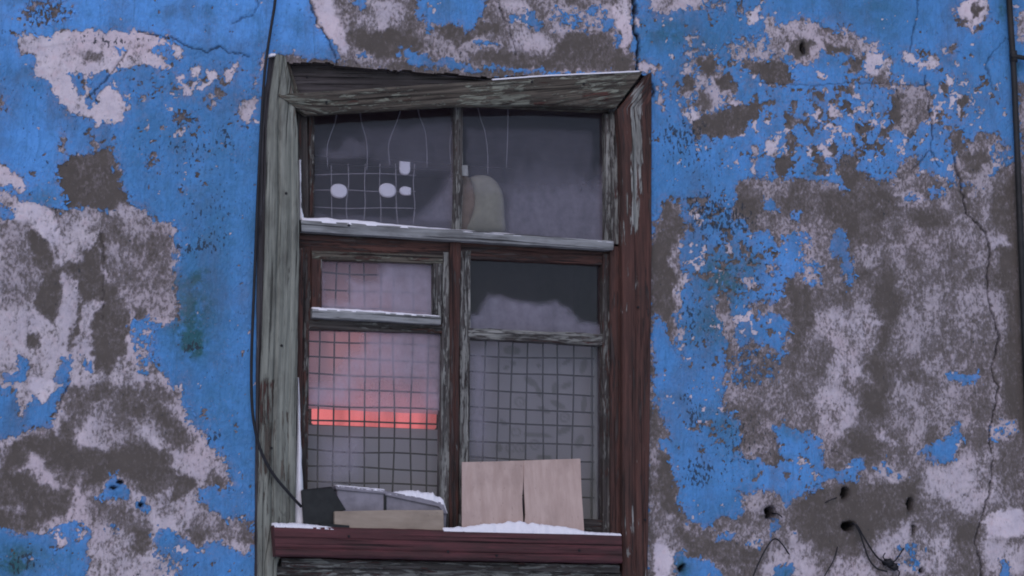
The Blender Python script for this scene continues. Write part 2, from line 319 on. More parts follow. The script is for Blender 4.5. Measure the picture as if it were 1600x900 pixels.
# ------------------------------------------------------------------ the wall
# kinds: (blue cover, white cover); painted one after another over the blue
KIND = dict(B=(1.0, .5), W=(0.0, .90), w=(0.0, .68), M=(0.0, .46), m=(0.0, .34), G=(0.0, -.10), g=(.0, .12), X=(.46, .62), Y=(.46, .12), S=(.42, .12))
PATCH = [
 # left, upper
 ('S', [(27,25),(45,5),(75,0),(105,8),(112,25),(95,35),(60,35)], 14),
 ('W', [(22,52),(35,46),(55,52),(75,55),(105,49),(165,47),(215,48),(245,55),(262,62),(275,75),(283,80),(278,88),(270,85),(262,72),(245,74),(232,80),(245,84),(262,90),(268,105),(260,112),(250,110),(235,100),(220,102),(200,105),(185,108),(175,115),(180,135),(190,150),(195,170),(195,185),(185,190),(165,192),(150,200),(145,190),(130,185),(128,175),(120,182),(108,178),(98,165),(85,155),(78,140),(70,125),(58,115),(60,100),(62,85),(50,80),(35,85),(27,72)], 4),
 ('B', [(108,112),(125,115),(135,125),(132,140),(120,150),(115,140)], 3), ('B', [(180,72),(190,73),(188,82),(180,84)], 3),
 ('B', [(140,115),(172,108),(178,120),(165,138),(150,150),(142,165),(132,170),(136,145)], 3),
 ('M', [(112,80),(160,85),(165,100),(130,95)], 6),
 ('W', [(298,108),(312,106),(312,118),(303,120)], 4), ('W', [(322,110),(335,108),(338,122),(330,135),(318,142),(308,138),(325,128)], 4),
 ('W', [(348,118),(360,105),(368,98),(368,115),(362,130),(355,128)], 4), ('W', [(285,120),(293,130),(300,150),(285,148),(278,135),(275,118)], 5),
 ('w', [(378,155),(398,152),(400,165),(390,190),(380,192),(372,172)], 4), ('M', [(330,145),(338,150),(335,162),(325,155)], 4),
 ('W', [(392,120),(400,125),(396,138)], 4), ('X', [(215,145),(230,145),(235,155),(222,160)], 5), ('w', [(98,210),(105,215),(100,235),(90,235)], 4),
 ('w', [(148,215),(158,222),(155,240),(145,235)], 4), ('w', [(408,90),(414,80),(412,110),(405,115)], 4),
 ('Y', [(275,175),(290,168),(305,180),(310,190),(285,200),(268,195)], 5),
 ('G', [(92,255),(105,245),(130,240),(155,238),(175,232),(182,255),(185,280),(195,300),(205,315),(200,325),(170,330),(130,322),(110,325),(98,300),(92,275)], 4),
 ('Y', [(235,240),(248,245),(248,262),(232,268),(225,255)], 5), ('Y', [(285,288),(298,296),(285,305)], 5),
 ('W', [(0,258),(10,258),(25,270),(38,285),(43,295),(30,300),(20,290),(8,290),(-30,285),(-60,262)], 4), ('M', [(-20,150),(5,150),(4,170),(-20,175)], 4),
 # left, middle: the large bare field
 ('w', [(-80,298),(10,300),(30,310),(55,315),(75,322),(90,330),(108,325),(130,325),(165,330),(190,318),(205,322),(225,328),(245,348),(262,348),(280,360),(272,370),(262,365),(270,380),(265,400),(275,415),(265,440),(278,465),(275,480),(270,500),(255,508),(245,500),(225,495),(205,500),(200,520),(215,535),(240,540),(235,560),(255,580),(270,600),(285,620),(285,640),(300,665),(310,675),(320,685),(350,720),(360,755),(345,765),(325,762),(310,765),(315,790),(330,805),(355,815),(392,820),(395,845),(385,870),(365,860),(350,848),(330,848),(310,855),(295,845),(270,830),(255,822),(240,840),(250,870),(285,910),(290,980),(140,980),(138,835),(-80,830)], 5),
 ('W', [(25,315),(60,315),(85,330),(90,355),(98,370),(88,385),(75,375),(60,358),(40,345),(15,340)], 6),
 ('B', [(70,300),(105,300),(108,322),(95,328),(80,318)], 4), ('B', [(-60,318),(20,325),(22,338),(-60,335)], 4),
 ('M', [(0,400),(62,400),(66,440),(50,475),(0,480)], 14), ('M', [(165,345),(240,340),(272,380),(270,440),(275,495),(205,498),(190,460),(165,430)], 10), ('M', [(0,345),(40,350),(48,380),(0,395)], 12),
 ('G', [(45,360),(60,365),(75,378),(82,395),(80,415),(95,420),(125,412),(130,395),(145,385),(152,375),(155,400),(155,430),(165,440),(182,450),(192,475),(202,490),(202,520),(195,550),(175,570),(170,585),(155,580),(150,550),(142,520),(145,495),(160,480),(162,470),(150,465),(135,470),(130,480),(125,520),(112,555),(110,548),(115,520),(125,480),(128,440),(110,425),(95,425),(98,450),(92,490),(85,510),(70,500),(55,480),(62,450),(70,440),(55,400),(48,375)], 5),
 ('G', [(158,362),(166,360),(166,425),(158,400)], 4), ('g', [(232,365),(246,362),(248,400),(235,405)], 6), ('g', [(185,375),(215,365),(225,395),(190,410)], 10),
 ('G', [(212,485),(230,480),(235,495),(215,500)], 5), ('G', [(40,525),(60,525),(62,540),(42,542)], 6),
 ('B', [(25,555),(45,552),(50,570),(40,600),(5,600),(5,585),(25,580)], 4), ('B', [(95,560),(110,558),(110,600),(85,600),(90,580)], 4), ('B', [(128,560),(145,570),(145,580),(135,578)], 3),
 ('X', [(205,505),(240,515),(245,560),(225,590),(205,560)], 8),
 # left, lower
 ('B', [(-80,600),(20,610),(30,620),(28,632),(35,640),(48,625),(70,625),(85,615),(110,597),(105,615),(92,640),(82,660),(70,675),(60,672),(40,672),(20,680),(5,685),(-80,690)], 4),
 ('W', [(52,592),(85,595),(82,615),(65,627),(55,615)], 4), ('w', [(30,640),(38,640),(37,656),(30,655)], 3),
 ('g', [(110,610),(170,600),(280,610),(285,660),(300,690),(270,700),(240,660),(190,650),(160,620),(130,660),(100,680)], 14),
 ('M', [(160,630),(200,640),(215,690),(180,705),(155,680)], 14), ('w', [(250,630),(285,635),(290,660),(265,655)], 8),
 ('G', [(25,690),(45,680),(65,690),(80,675),(110,690),(150,705),(190,700),(230,690),(260,710),(270,750),(240,780),(205,750),(180,735),(160,750),(130,765),(110,740),(75,735),(40,725),(0,740)], 10),
 ('w', [(45,708),(75,718),(72,745),(50,742)], 7), ('M', [(85,730),(130,735),(125,760),(90,755)], 10),
 ('G', [(-80,735),(40,740),(60,755),(110,770),(105,800),(70,812),(40,838),(-80,828)], 8), ('M', [(0,790),(45,788),(40,800),(0,800)], 6),
 ('G', [(270,740),(300,745),(310,760),(290,775),(270,785)], 5), ('w', [(280,700),(315,700),(345,720),(355,745),(320,760),(290,735)], 9), ('g', [(330,735),(360,755),(345,765),(325,760)], 6),
 ('M', [(135,775),(230,800),(240,830),(180,830),(140,820)], 10), ('G', [(205,830),(235,825),(240,855),(215,870)], 8), ('M', [(310,790),(395,820),(392,850),(330,845),(300,820)], 8), ('g', [(290,825),(325,830),(310,852)], 6),
 ('B', [(150,780),(165,765),(180,738),(190,745),(200,755),(200,775),(185,780),(165,783)], 4), ('B', [(205,780),(225,778),(238,790),(225,800),(210,790)], 4),
 ('B', [(310,768),(330,765),(345,775),(360,790),(400,780),(400,812),(350,812),(330,800)], 4),
 ('B', [(-80,832),(25,825),(40,835),(75,842),(80,825),(95,815),(130,820),(140,835),(138,980),(-80,980)], 4), ('W', [(75,830),(90,826),(105,843),(90,850)], 4), ('W', [(120,828),(132,832),(128,848),(118,845)], 4),
 ('B', [(235,838),(255,825),(275,840),(300,855),(325,855),(365,865),(400,858),(400,980),(290,980),(270,880),(240,870)], 4), ('X', [(240,862),(275,870),(280,900),(245,900)], 6), ('X', [(155,820),(185,815),(185,840),(160,840)], 6),
 # above the window
 ('M', [(484,-80),(700,-80),(760,0),(1000,-80),(1000,0),(988,80),(998,108),(985,116),(545,104),(525,80),(515,62),(500,38)], 4),
 ('W', [(470,-80),(520,-60),(520,0),(530,30),(540,60),(548,75),(540,88),(525,78),(515,62),(500,40),(484,0)], 4),
 ('G', [(548,48),(575,45),(580,48),(630,45),(650,60),(665,70),(655,90),(620,95),(590,88),(560,70),(548,60)], 5), ('w', [(570,0),(620,0),(632,20),(635,35),(600,45),(575,45),(560,30)], 6),
 ('B', [(550,2),(572,3),(572,18),(560,15)], 3), ('B', [(640,-80),(760,-80),(755,20),(745,35),(740,50),(720,45),(690,40),(665,35),(650,20)], 5), ('B', [(665,42),(678,42),(676,55),(665,52)], 3),
 ('G', [(680,45),(720,42),(740,55),(720,65),(690,60)], 5), ('B', [(625,68),(650,78),(680,95),(720,92),(735,100),(735,110),(640,100),(620,90)], 4), ('X', [(555,82),(580,85),(590,92),(560,92)], 4),
 ('B', [(700,94),(735,93),(740,103),(800,105),(850,108),(850,118),(700,116)], 4), ('G', [(750,35),(770,35),(790,45),(745,52)], 5),
 ('w', [(775,0),(800,0),(830,10),(845,20),(838,26),(800,20)], 6), ('B', [(800,20),(840,18),(855,35),(850,45),(825,42),(800,35)], 4), ('X', [(858,10),(890,10),(890,42),(870,48),(856,30)], 5), ('X', [(735,62),(785,65),(782,75),(740,75)], 4),
 ('G', [(730,80),(800,78),(830,85),(850,95),(870,70),(890,50),(920,45),(960,60),(975,85),(990,100),(985,110),(850,108),(800,103),(740,93)], 7), ('G', [(905,5),(945,5),(940,40),(910,40)], 7), ('w', [(795,45),(850,45),(870,65),(830,80),(800,75)], 8), ('X', [(890,10),(960,5),(960,40),(930,50),(895,45)], 7),
 ('W', [(970,-60),(982,-60),(985,30),(990,45),(988,75),(980,85),(973,75),(972,50),(962,30)], 4), ('B', [(945,30),(960,28),(958,45),(945,50)], 3), ('B', [(960,55),(972,52),(970,75),(962,75)], 3), ('B', [(988,-60),(1004,-60),(1004,60),(1000,90),(992,60),(988,30)], 3),
 ('W', [(995,25),(1002,25),(1002,38),(996,38)], 3), ('W', [(1000,93),(1012,95),(1030,102),(1020,112),(1002,112)], 4),
 ('g', [(436,82),(480,90),(520,92),(560,98),(620,102),(700,107),(760,112),(850,112),(850,126),(700,124),(560,114),(436,100)], 3),
 # right, upper
 ('w', [(1010,-60),(1110,-60),(1108,10),(1080,15),(1050,17),(1022,20),(1014,8)], 6), ('X', [(1115,0),(1140,0),(1135,20),(1118,18)], 5), ('W', [(1170,20),(1190,5),(1188,30),(1172,38)], 4), ('Y', [(1148,0),(1168,0),(1160,18),(1150,15)], 5),
 ('X', [(1068,55),(1090,48),(1098,60),(1080,70)], 5), ('X', [(1135,65),(1185,50),(1225,85),(1225,97),(1180,97),(1150,97),(1135,85)], 10),
 ('w', [(1190,25),(1210,20),(1215,45),(1235,35),(1265,28),(1290,38),(1320,50),(1345,62),(1368,70),(1365,80),(1340,85),(1330,78),(1310,85),(1295,75),(1280,85),(1262,98),(1245,95),(1232,80),(1215,85),(1200,65)], 6),
 ('G', [(1237,62),(1258,58),(1268,70),(1265,84),(1245,86),(1235,75)], 4), ('G', [(1268,62),(1282,66),(1278,75),(1268,72)], 3), ('G', [(1292,65),(1325,70),(1332,80),(1300,80)], 5),
 ('G', [(1160,95),(1220,95),(1235,110),(1240,128),(1225,135),(1200,130),(1185,118),(1160,108)], 5), ('G', [(1325,88),(1348,85),(1345,105),(1338,122),(1328,112)], 4),
 ('W', [(1352,85),(1378,82),(1392,95),(1395,115),(1390,130),(1370,135),(1358,120),(1350,105)], 5), ('m', [(1355,120),(1395,118),(1392,140),(1365,138)], 6), ('B', [(1367,102),(1375,102),(1373,109),(1367,109)], 2),
 ('X', [(1075,75),(1125,80),(1130,120),(1150,150),(1110,185),(1065,190),(1065,120)], 14),
 ('G', [(1090,90),(1115,88),(1120,110),(1105,118),(1092,108)], 4), ('G', [(1065,125),(1082,120),(1085,140),(1068,145)], 4), ('G', [(1115,122),(1140,120),(1145,138),(1125,140)], 4), ('m', [(1095,140),(1110,145),(1110,172),(1098,175)], 4), ('X', [(1030,100),(1040,105),(1045,150),(1035,190),(1025,150)], 8),
 ('G', [(1082,192),(1095,180),(1115,180),(1135,172),(1160,168),(1175,160),(1193,165),(1192,182),(1172,195),(1165,208),(1130,215),(1115,220),(1100,210),(1085,220),(1080,210)], 3),
 ('W', [(1070,182),(1085,165),(1090,178),(1080,190)], 4), ('W', [(1262,178),(1280,172),(1275,185),(1285,195),(1270,190)], 4), ('W', [(1288,168),(1310,165),(1318,178),(1295,185)], 4),
 ('W', [(1200,222),(1215,215),(1215,235),(1205,240),(1195,230)], 4), ('X', [(1175,225),(1190,235),(1185,258),(1172,250)], 5),
 ('G', [(1277,145),(1290,145),(1288,158),(1278,155)], 3), ('G', [(1307,135),(1328,138),(1328,148),(1305,148)], 4), ('G', [(1320,160),(1338,162),(1335,175),(1318,172)], 3), ('G', [(1225,180),(1242,182),(1240,200),(1225,198)], 3), ('G', [(1228,205),(1245,205),(1250,228),(1240,240),(1228,225)], 3),
 ('G', [(1340,195),(1365,190),(1365,205),(1350,212),(1340,205)], 3), ('G', [(1375,205),(1392,195),(1390,220),(1378,218)], 3), ('G', [(1295,225),(1305,225),(1308,238),(1298,242)], 3), ('G', [(1335,215),(1342,218),(1338,230),(1332,228)], 3), ('G', [(1270,230),(1283,235),(1285,250),(1295,262),(1290,275),(1275,265),(1268,248)], 3),
 ('G', [(1215,242),(1235,240),(1240,265),(1225,278),(1210,270)], 3), ('G', [(1310,245),(1335,243),(1340,265),(1355,275),(1360,295),(1330,302),(1315,275),(1305,260)], 3), ('W', [(1460,275),(1470,272),(1475,285),(1465,288)], 3),
 ('M', [(1400,130),(1450,135),(1455,165),(1440,195),(1425,205),(1395,205),(1390,180),(1398,150)], 6), ('G', [(1396,148),(1410,150),(1408,180),(1398,205),(1388,205)], 4),
 ('W', [(1410,75),(1425,85),(1440,95),(1465,90),(1472,105),(1460,112),(1435,105),(1412,95)], 5), ('X', [(1465,72),(1480,70),(1488,80),(1475,90)], 4), ('W', [(1478,115),(1492,118),(1492,130),(1478,132)], 3), ('G', [(1470,125),(1480,128),(1480,148),(1472,145)], 3), ('G', [(1480,72),(1490,75),(1488,86),(1480,84)], 3),
 ('W', [(1500,0),(1535,0),(1550,25),(1540,30),(1525,45),(1505,40),(1498,18)], 5), ('G', [(1520,8),(1535,10),(1533,26),(1522,25)], 4), ('G', [(1498,32),(1510,34),(1506,42),(1496,42)], 2), ('G', [(1527,40),(1534,40),(1532,52),(1526,50)], 2),
 ('w', [(1590,20),(1680,10),(1680,65),(1590,60)], 5), ('m', [(1592,130),(1680,130),(1680,330),(1600,330)], 5),
 ('G', [(1495,150),(1512,150),(1512,165),(1500,168),(1493,160)], 3), ('G', [(1500,172),(1508,178),(1503,188)], 3), ('X', [(1522,165),(1538,168),(1535,178),(1520,174)], 3),
 ('M', [(1530,210),(1560,215),(1575,230),(1565,255),(1545,280),(1530,300),(1500,290),(1490,260),(1495,245)], 5), ('X', [(1545,225),(1580,235),(1575,265),(1555,262)], 6),
 ('G', [(1485,215),(1500,205),(1508,225),(1520,235),(1545,235),(1550,250),(1530,265),(1515,270),(1510,255),(1490,240),(1483,228)], 4),
 # right, middle
 ('m', [(1150,312),(1160,282),(1185,275),(1210,283),(1255,278),(1300,285),(1320,297),(1370,283),(1392,282),(1404,255),(1432,247),(1440,248),(1432,270),(1450,272),(1475,282),(1500,290),(1530,300),(1560,268),(1592,250),(1690,260),(1690,980),(1012,980),(1012,420),(1020,380),(1028,330),(1050,308),(1080,312),(1100,302),(1112,322),(1130,345)], 5),
 ('B', [(1012,290),(1150,300),(1140,345),(1160,350),(1180,362),(1200,360),(1212,385),(1222,375),(1240,365),(1265,360),(1268,390),(1280,405),(1283,435),(1262,445),(1245,430),(1225,450),(1215,470),(1185,475),(1170,480),(1175,490),(1215,490),(1232,500),(1228,525),(1225,545),(1230,558),(1200,545),(1175,530),(1165,545),(1145,545),(1138,530),(1135,560),(1130,600),(1130,640),(1150,655),(1160,690),(1150,705),(1165,715),(1185,715),(1205,725),(1215,710),(1210,680),(1200,665),(1225,662),(1270,680),(1285,685),(1290,710),(1290,730),(1310,740),(1330,720),(1345,720),(1345,750),(1320,755),(1290,755),(1275,770),(1285,790),(1275,795),(1260,770),(1245,770),(1235,790),(1225,795),(1215,770),(1180,765),(1170,780),(1160,800),(1140,810),(1120,810),(1115,820),(1100,828),(1085,815),(1065,795),(1055,770),(1050,740),(1045,710),(1030,705),(1030,690),(1045,680),(1035,650),(1030,620),(1022,640),(1018,560),(1018,490),(1030,505),(1045,520),(1055,540),(1060,525),(1055,505),(1052,490),(1065,470),(1058,450),(1070,430),(1060,390),(1070,360),(1078,355),(1065,340),(1065,320),(1055,310),(1030,312),(1020,330)], 5),
 ('G', [(1032,315),(1050,310),(1060,330),(1075,355),(1055,365),(1048,385),(1045,410),(1060,440),(1050,500),(1055,515),(1045,518),(1035,500),(1022,480),(1014,400),(1028,370)], 4), ('w', [(1047,395),(1058,372),(1064,378),(1055,400),(1060,425),(1050,425)], 4), ('w', [(1055,440),(1075,425),(1078,435),(1068,450),(1062,480),(1052,490)], 4),
 ('Y', [(1070,312),(1103,304),(1110,322),(1100,335),(1085,330)], 5), ('G', [(1155,285),(1190,300),(1195,325),(1212,332),(1170,345),(1148,332)], 6), ('B', [(1190,305),(1205,310),(1217,325),(1210,335),(1195,325)], 3), ('B', [(1240,330),(1253,325),(1250,345),(1240,345)], 3),
 ('B', [(1295,390),(1310,355),(1325,360),(1322,390),(1335,405),(1342,440),(1325,450),(1315,430),(1318,410)], 4), ('X', [(1245,355),(1265,370),(1285,420),(1280,445),(1255,445),(1250,400)], 7),
 ('M', [(1120,455),(1135,460),(1140,500),(1150,540),(1140,552),(1130,520),(1118,490)], 5), ('w', [(1158,430),(1180,440),(1180,452),(1165,446)], 4), ('X', [(1195,410),(1215,415),(1210,430),(1198,428)], 4), ('X', [(1060,480),(1075,520),(1070,560),(1058,530)], 6), ('Y', [(1135,560),(1160,545),(1225,555),(1215,600),(1140,610)], 8),
 ('G', [(1280,300),(1400,300),(1410,330),(1385,345),(1380,370),(1345,390),(1335,375),(1325,352),(1300,345),(1290,335)], 10), ('w', [(1400,300),(1440,303),(1452,320),(1425,326),(1408,312)], 5), ('B', [(1415,305),(1432,307),(1428,317),(1416,315)], 3), ('B', [(1450,292),(1478,296),(1470,308),(1452,305)], 4),
 ('G', [(1370,430),(1400,415),(1412,480),(1390,520),(1372,560),(1395,600),(1380,650),(1350,640),(1355,560),(1365,500)], 14), ('G', [(1490,420),(1530,430),(1545,440),(1540,480),(1520,500),(1490,510)], 10), ('G', [(1550,300),(1690,300),(1690,680),(1575,680),(1565,600),(1578,480),(1562,430),(1550,370)], 9), ('G', [(1425,340),(1450,330),(1490,330),(1480,352),(1440,358)], 10), ('G', [(1230,440),(1265,450),(1270,500),(1250,560),(1235,600),(1240,540)], 12),
 ('w', [(1440,390),(1455,380),(1500,368),(1512,420),(1490,450),(1475,475),(1440,450),(1420,440)], 14), ('w', [(1270,490),(1300,480),(1330,500),(1350,470),(1378,500),(1365,540),(1340,570),(1370,600),(1290,600),(1300,550),(1280,520)], 14), ('w', [(1460,530),(1485,520),(1480,575),(1450,560)], 10), ('M', [(1400,380),(1440,360),(1560,360),(1560,420),(1545,560),(1480,600),(1420,560)], 20), ('w', [(1540,365),(1575,370),(1590,385),(1550,390)], 7), ('M', [(1340,385),(1385,380),(1375,440),(1345,470),(1330,450)], 12),
 ('B', [(1478,585),(1500,582),(1535,578),(1530,595),(1500,600),(1480,600)], 4),
 ('M', [(1140,610),(1190,600),(1180,640),(1150,640)], 8), ('w', [(1260,600),(1300,605),(1340,620),(1330,680),(1290,690),(1270,650)], 14), ('M', [(1400,600),(1520,605),(1540,680),(1440,690),(1390,660)], 14), ('w', [(1440,735),(1540,700),(1560,700),(1560,770),(1540,800),(1500,800),(1450,775)], 12), ('G', [(1330,670),(1380,690),(1360,710),(1325,712)], 8),
 ('X', [(1363,735),(1385,715),(1395,725),(1400,740),(1415,740),(1415,752),(1395,752),(1375,742)], 4), ('B', [(1430,700),(1450,690),(1480,690),(1485,665),(1500,665),(1505,690),(1495,715),(1475,725),(1455,715),(1440,710)], 5), ('X', [(1540,665),(1590,655),(1595,680),(1545,690)], 6), ('w', [(1370,670),(1400,685),(1405,700),(1375,690)], 5),
 # right, lower
 ('G', [(1240,785),(1265,772),(1330,760),(1430,752),(1440,790),(1420,810),(1370,832),(1330,852),(1270,862),(1240,832)], 8), ('G', [(1060,830),(1150,850),(1200,860),(1140,882),(1080,870)], 8), ('G', [(1030,710),(1045,715),(1055,780),(1070,812),(1045,802),(1030,760)], 5), ('M', [(1160,770),(1200,775),(1205,800),(1165,810)], 7),
 ('w', [(1380,840),(1420,815),(1450,830),(1490,845),(1480,890),(1440,900),(1400,890),(1365,862)], 9), ('W', [(1540,810),(1570,795),(1690,800),(1690,822),(1560,842),(1540,840)], 6), ('w', [(1530,845),(1600,850),(1600,900),(1540,900)], 9), ('w', [(1220,850),(1270,842),(1280,880),(1260,980),(1190,980),(1190,880)], 10), ('w', [(1300,870),(1350,865),(1370,900),(1330,980),(1290,980)], 8), ('G', [(1490,822),(1520,815),(1530,840),(1495,852)], 8),
 ('B', [(1200,818),(1215,815),(1217,830),(1205,838)], 3), ('B', [(1110,835),(1145,832),(1140,845),(1120,845)], 4), ('X', [(1235,830),(1250,825),(1245,845),(1235,845)], 4), ('X', [(1160,845),(1190,840),(1190,857),(1165,858)], 4), ('B', [(1055,870),(1070,860),(1085,875),(1110,875),(1125,895),(1120,980),(1045,980)], 4), ('B', [(1210,885),(1240,880),(1245,910),(1205,910)], 4), ('B', [(1560,880),(1575,875),(1582,905),(1565,905)], 4), ('X', [(1400,850),(1445,850),(1435,900),(1400,885)], 7),
 ('W', [(1022,850),(1045,848),(1055,865),(1045,890),(1040,980),(1022,980)], 5),
]
CHIPS = [(1300,190,260,130,.43), (1120,140,95,100,.46), (1150,420,130,100,.40), (1110,640,100,120,.28), (1250,735,130,50,.32), (280,230,100,80,.22), (310,140,110,50,.36), (190,150,90,70,.36), (60,300,60,40,.30), (1480,190,100,130,.41), (320,700,60,90,.28), (290,860,90,40,.28), (60,870,80,40,.2), (1090,330,60,40,.42), (660,60,60,50,.35), (860,40,80,40,.4), (1060,20,80,30,.35), (1150,520,100,60,.38)]
TEAL = [(330,330,90,150,.30), (330,640,60,70,.28), (1110,110,100,60,.28), (1150,660,90,90,.22), (1330,100,120,80,.15), (295,490,45,55,.9), (302,540,16,16,1.0), (312,432,14,14,.7), (270,440,18,16,.5), (20,880,30,25,1.0), (75,870,60,25,.5), (1040,52,70,22,.55), (1130,428,42,36,.9), (1178,412,16,14,.7), (1110,515,40,30,.6), (1125,470,30,40,.5), (1130,660,35,35,.35), (1240,670,40,14,.4), (1180,780,40,10,.3), (1060,885,16,20,1.1), (1225,895,20,10,.8), (1385,25,30,40,.25), (690,10,25,15,.3), (1590,110,8,30,.6), (1330,10,60,30,.25), (1570,15,6,20,.8), (90,45,60,18,.25), (60,310,30,12,.4)]
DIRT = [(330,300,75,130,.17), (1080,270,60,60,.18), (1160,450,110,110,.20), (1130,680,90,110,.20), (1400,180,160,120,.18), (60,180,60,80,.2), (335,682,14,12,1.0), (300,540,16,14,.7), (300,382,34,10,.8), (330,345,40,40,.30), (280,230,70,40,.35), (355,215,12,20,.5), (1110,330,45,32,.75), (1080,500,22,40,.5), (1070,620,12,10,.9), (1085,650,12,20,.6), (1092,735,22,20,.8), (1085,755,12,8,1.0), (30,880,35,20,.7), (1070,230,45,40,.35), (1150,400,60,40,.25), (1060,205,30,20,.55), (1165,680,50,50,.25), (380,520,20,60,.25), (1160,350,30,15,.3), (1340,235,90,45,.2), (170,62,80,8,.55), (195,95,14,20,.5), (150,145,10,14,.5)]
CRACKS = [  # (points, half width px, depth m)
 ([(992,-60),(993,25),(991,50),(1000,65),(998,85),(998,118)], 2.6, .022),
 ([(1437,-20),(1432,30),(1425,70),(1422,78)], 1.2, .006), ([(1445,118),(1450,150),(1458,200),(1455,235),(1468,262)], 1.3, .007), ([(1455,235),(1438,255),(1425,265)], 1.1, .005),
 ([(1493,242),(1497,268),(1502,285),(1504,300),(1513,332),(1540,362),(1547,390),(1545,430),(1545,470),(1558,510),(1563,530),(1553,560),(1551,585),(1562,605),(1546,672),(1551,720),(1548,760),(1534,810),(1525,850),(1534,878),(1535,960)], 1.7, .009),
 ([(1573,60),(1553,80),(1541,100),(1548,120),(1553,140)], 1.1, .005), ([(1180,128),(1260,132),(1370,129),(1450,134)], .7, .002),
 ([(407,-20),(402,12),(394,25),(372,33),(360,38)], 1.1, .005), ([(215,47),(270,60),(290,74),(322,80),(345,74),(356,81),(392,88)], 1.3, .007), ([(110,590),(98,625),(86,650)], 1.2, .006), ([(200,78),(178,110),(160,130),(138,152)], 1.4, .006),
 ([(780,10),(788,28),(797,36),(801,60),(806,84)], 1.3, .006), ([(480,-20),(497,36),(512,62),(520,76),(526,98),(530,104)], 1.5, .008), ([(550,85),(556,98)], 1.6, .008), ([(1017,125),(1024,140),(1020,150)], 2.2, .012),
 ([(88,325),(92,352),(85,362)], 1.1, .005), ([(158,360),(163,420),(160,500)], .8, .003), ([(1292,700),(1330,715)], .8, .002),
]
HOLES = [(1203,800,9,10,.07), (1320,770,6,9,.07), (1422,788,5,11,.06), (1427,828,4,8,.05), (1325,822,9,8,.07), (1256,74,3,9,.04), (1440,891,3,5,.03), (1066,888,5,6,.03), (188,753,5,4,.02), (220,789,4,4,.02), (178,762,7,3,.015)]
OPENING = [(436,90),(455,98),(480,97),(520,99),(560,106),(620,110),(700,115),(760,120),(800,119),(850,117),(1000,114),(1012,117),(1012,926),(430,926)]

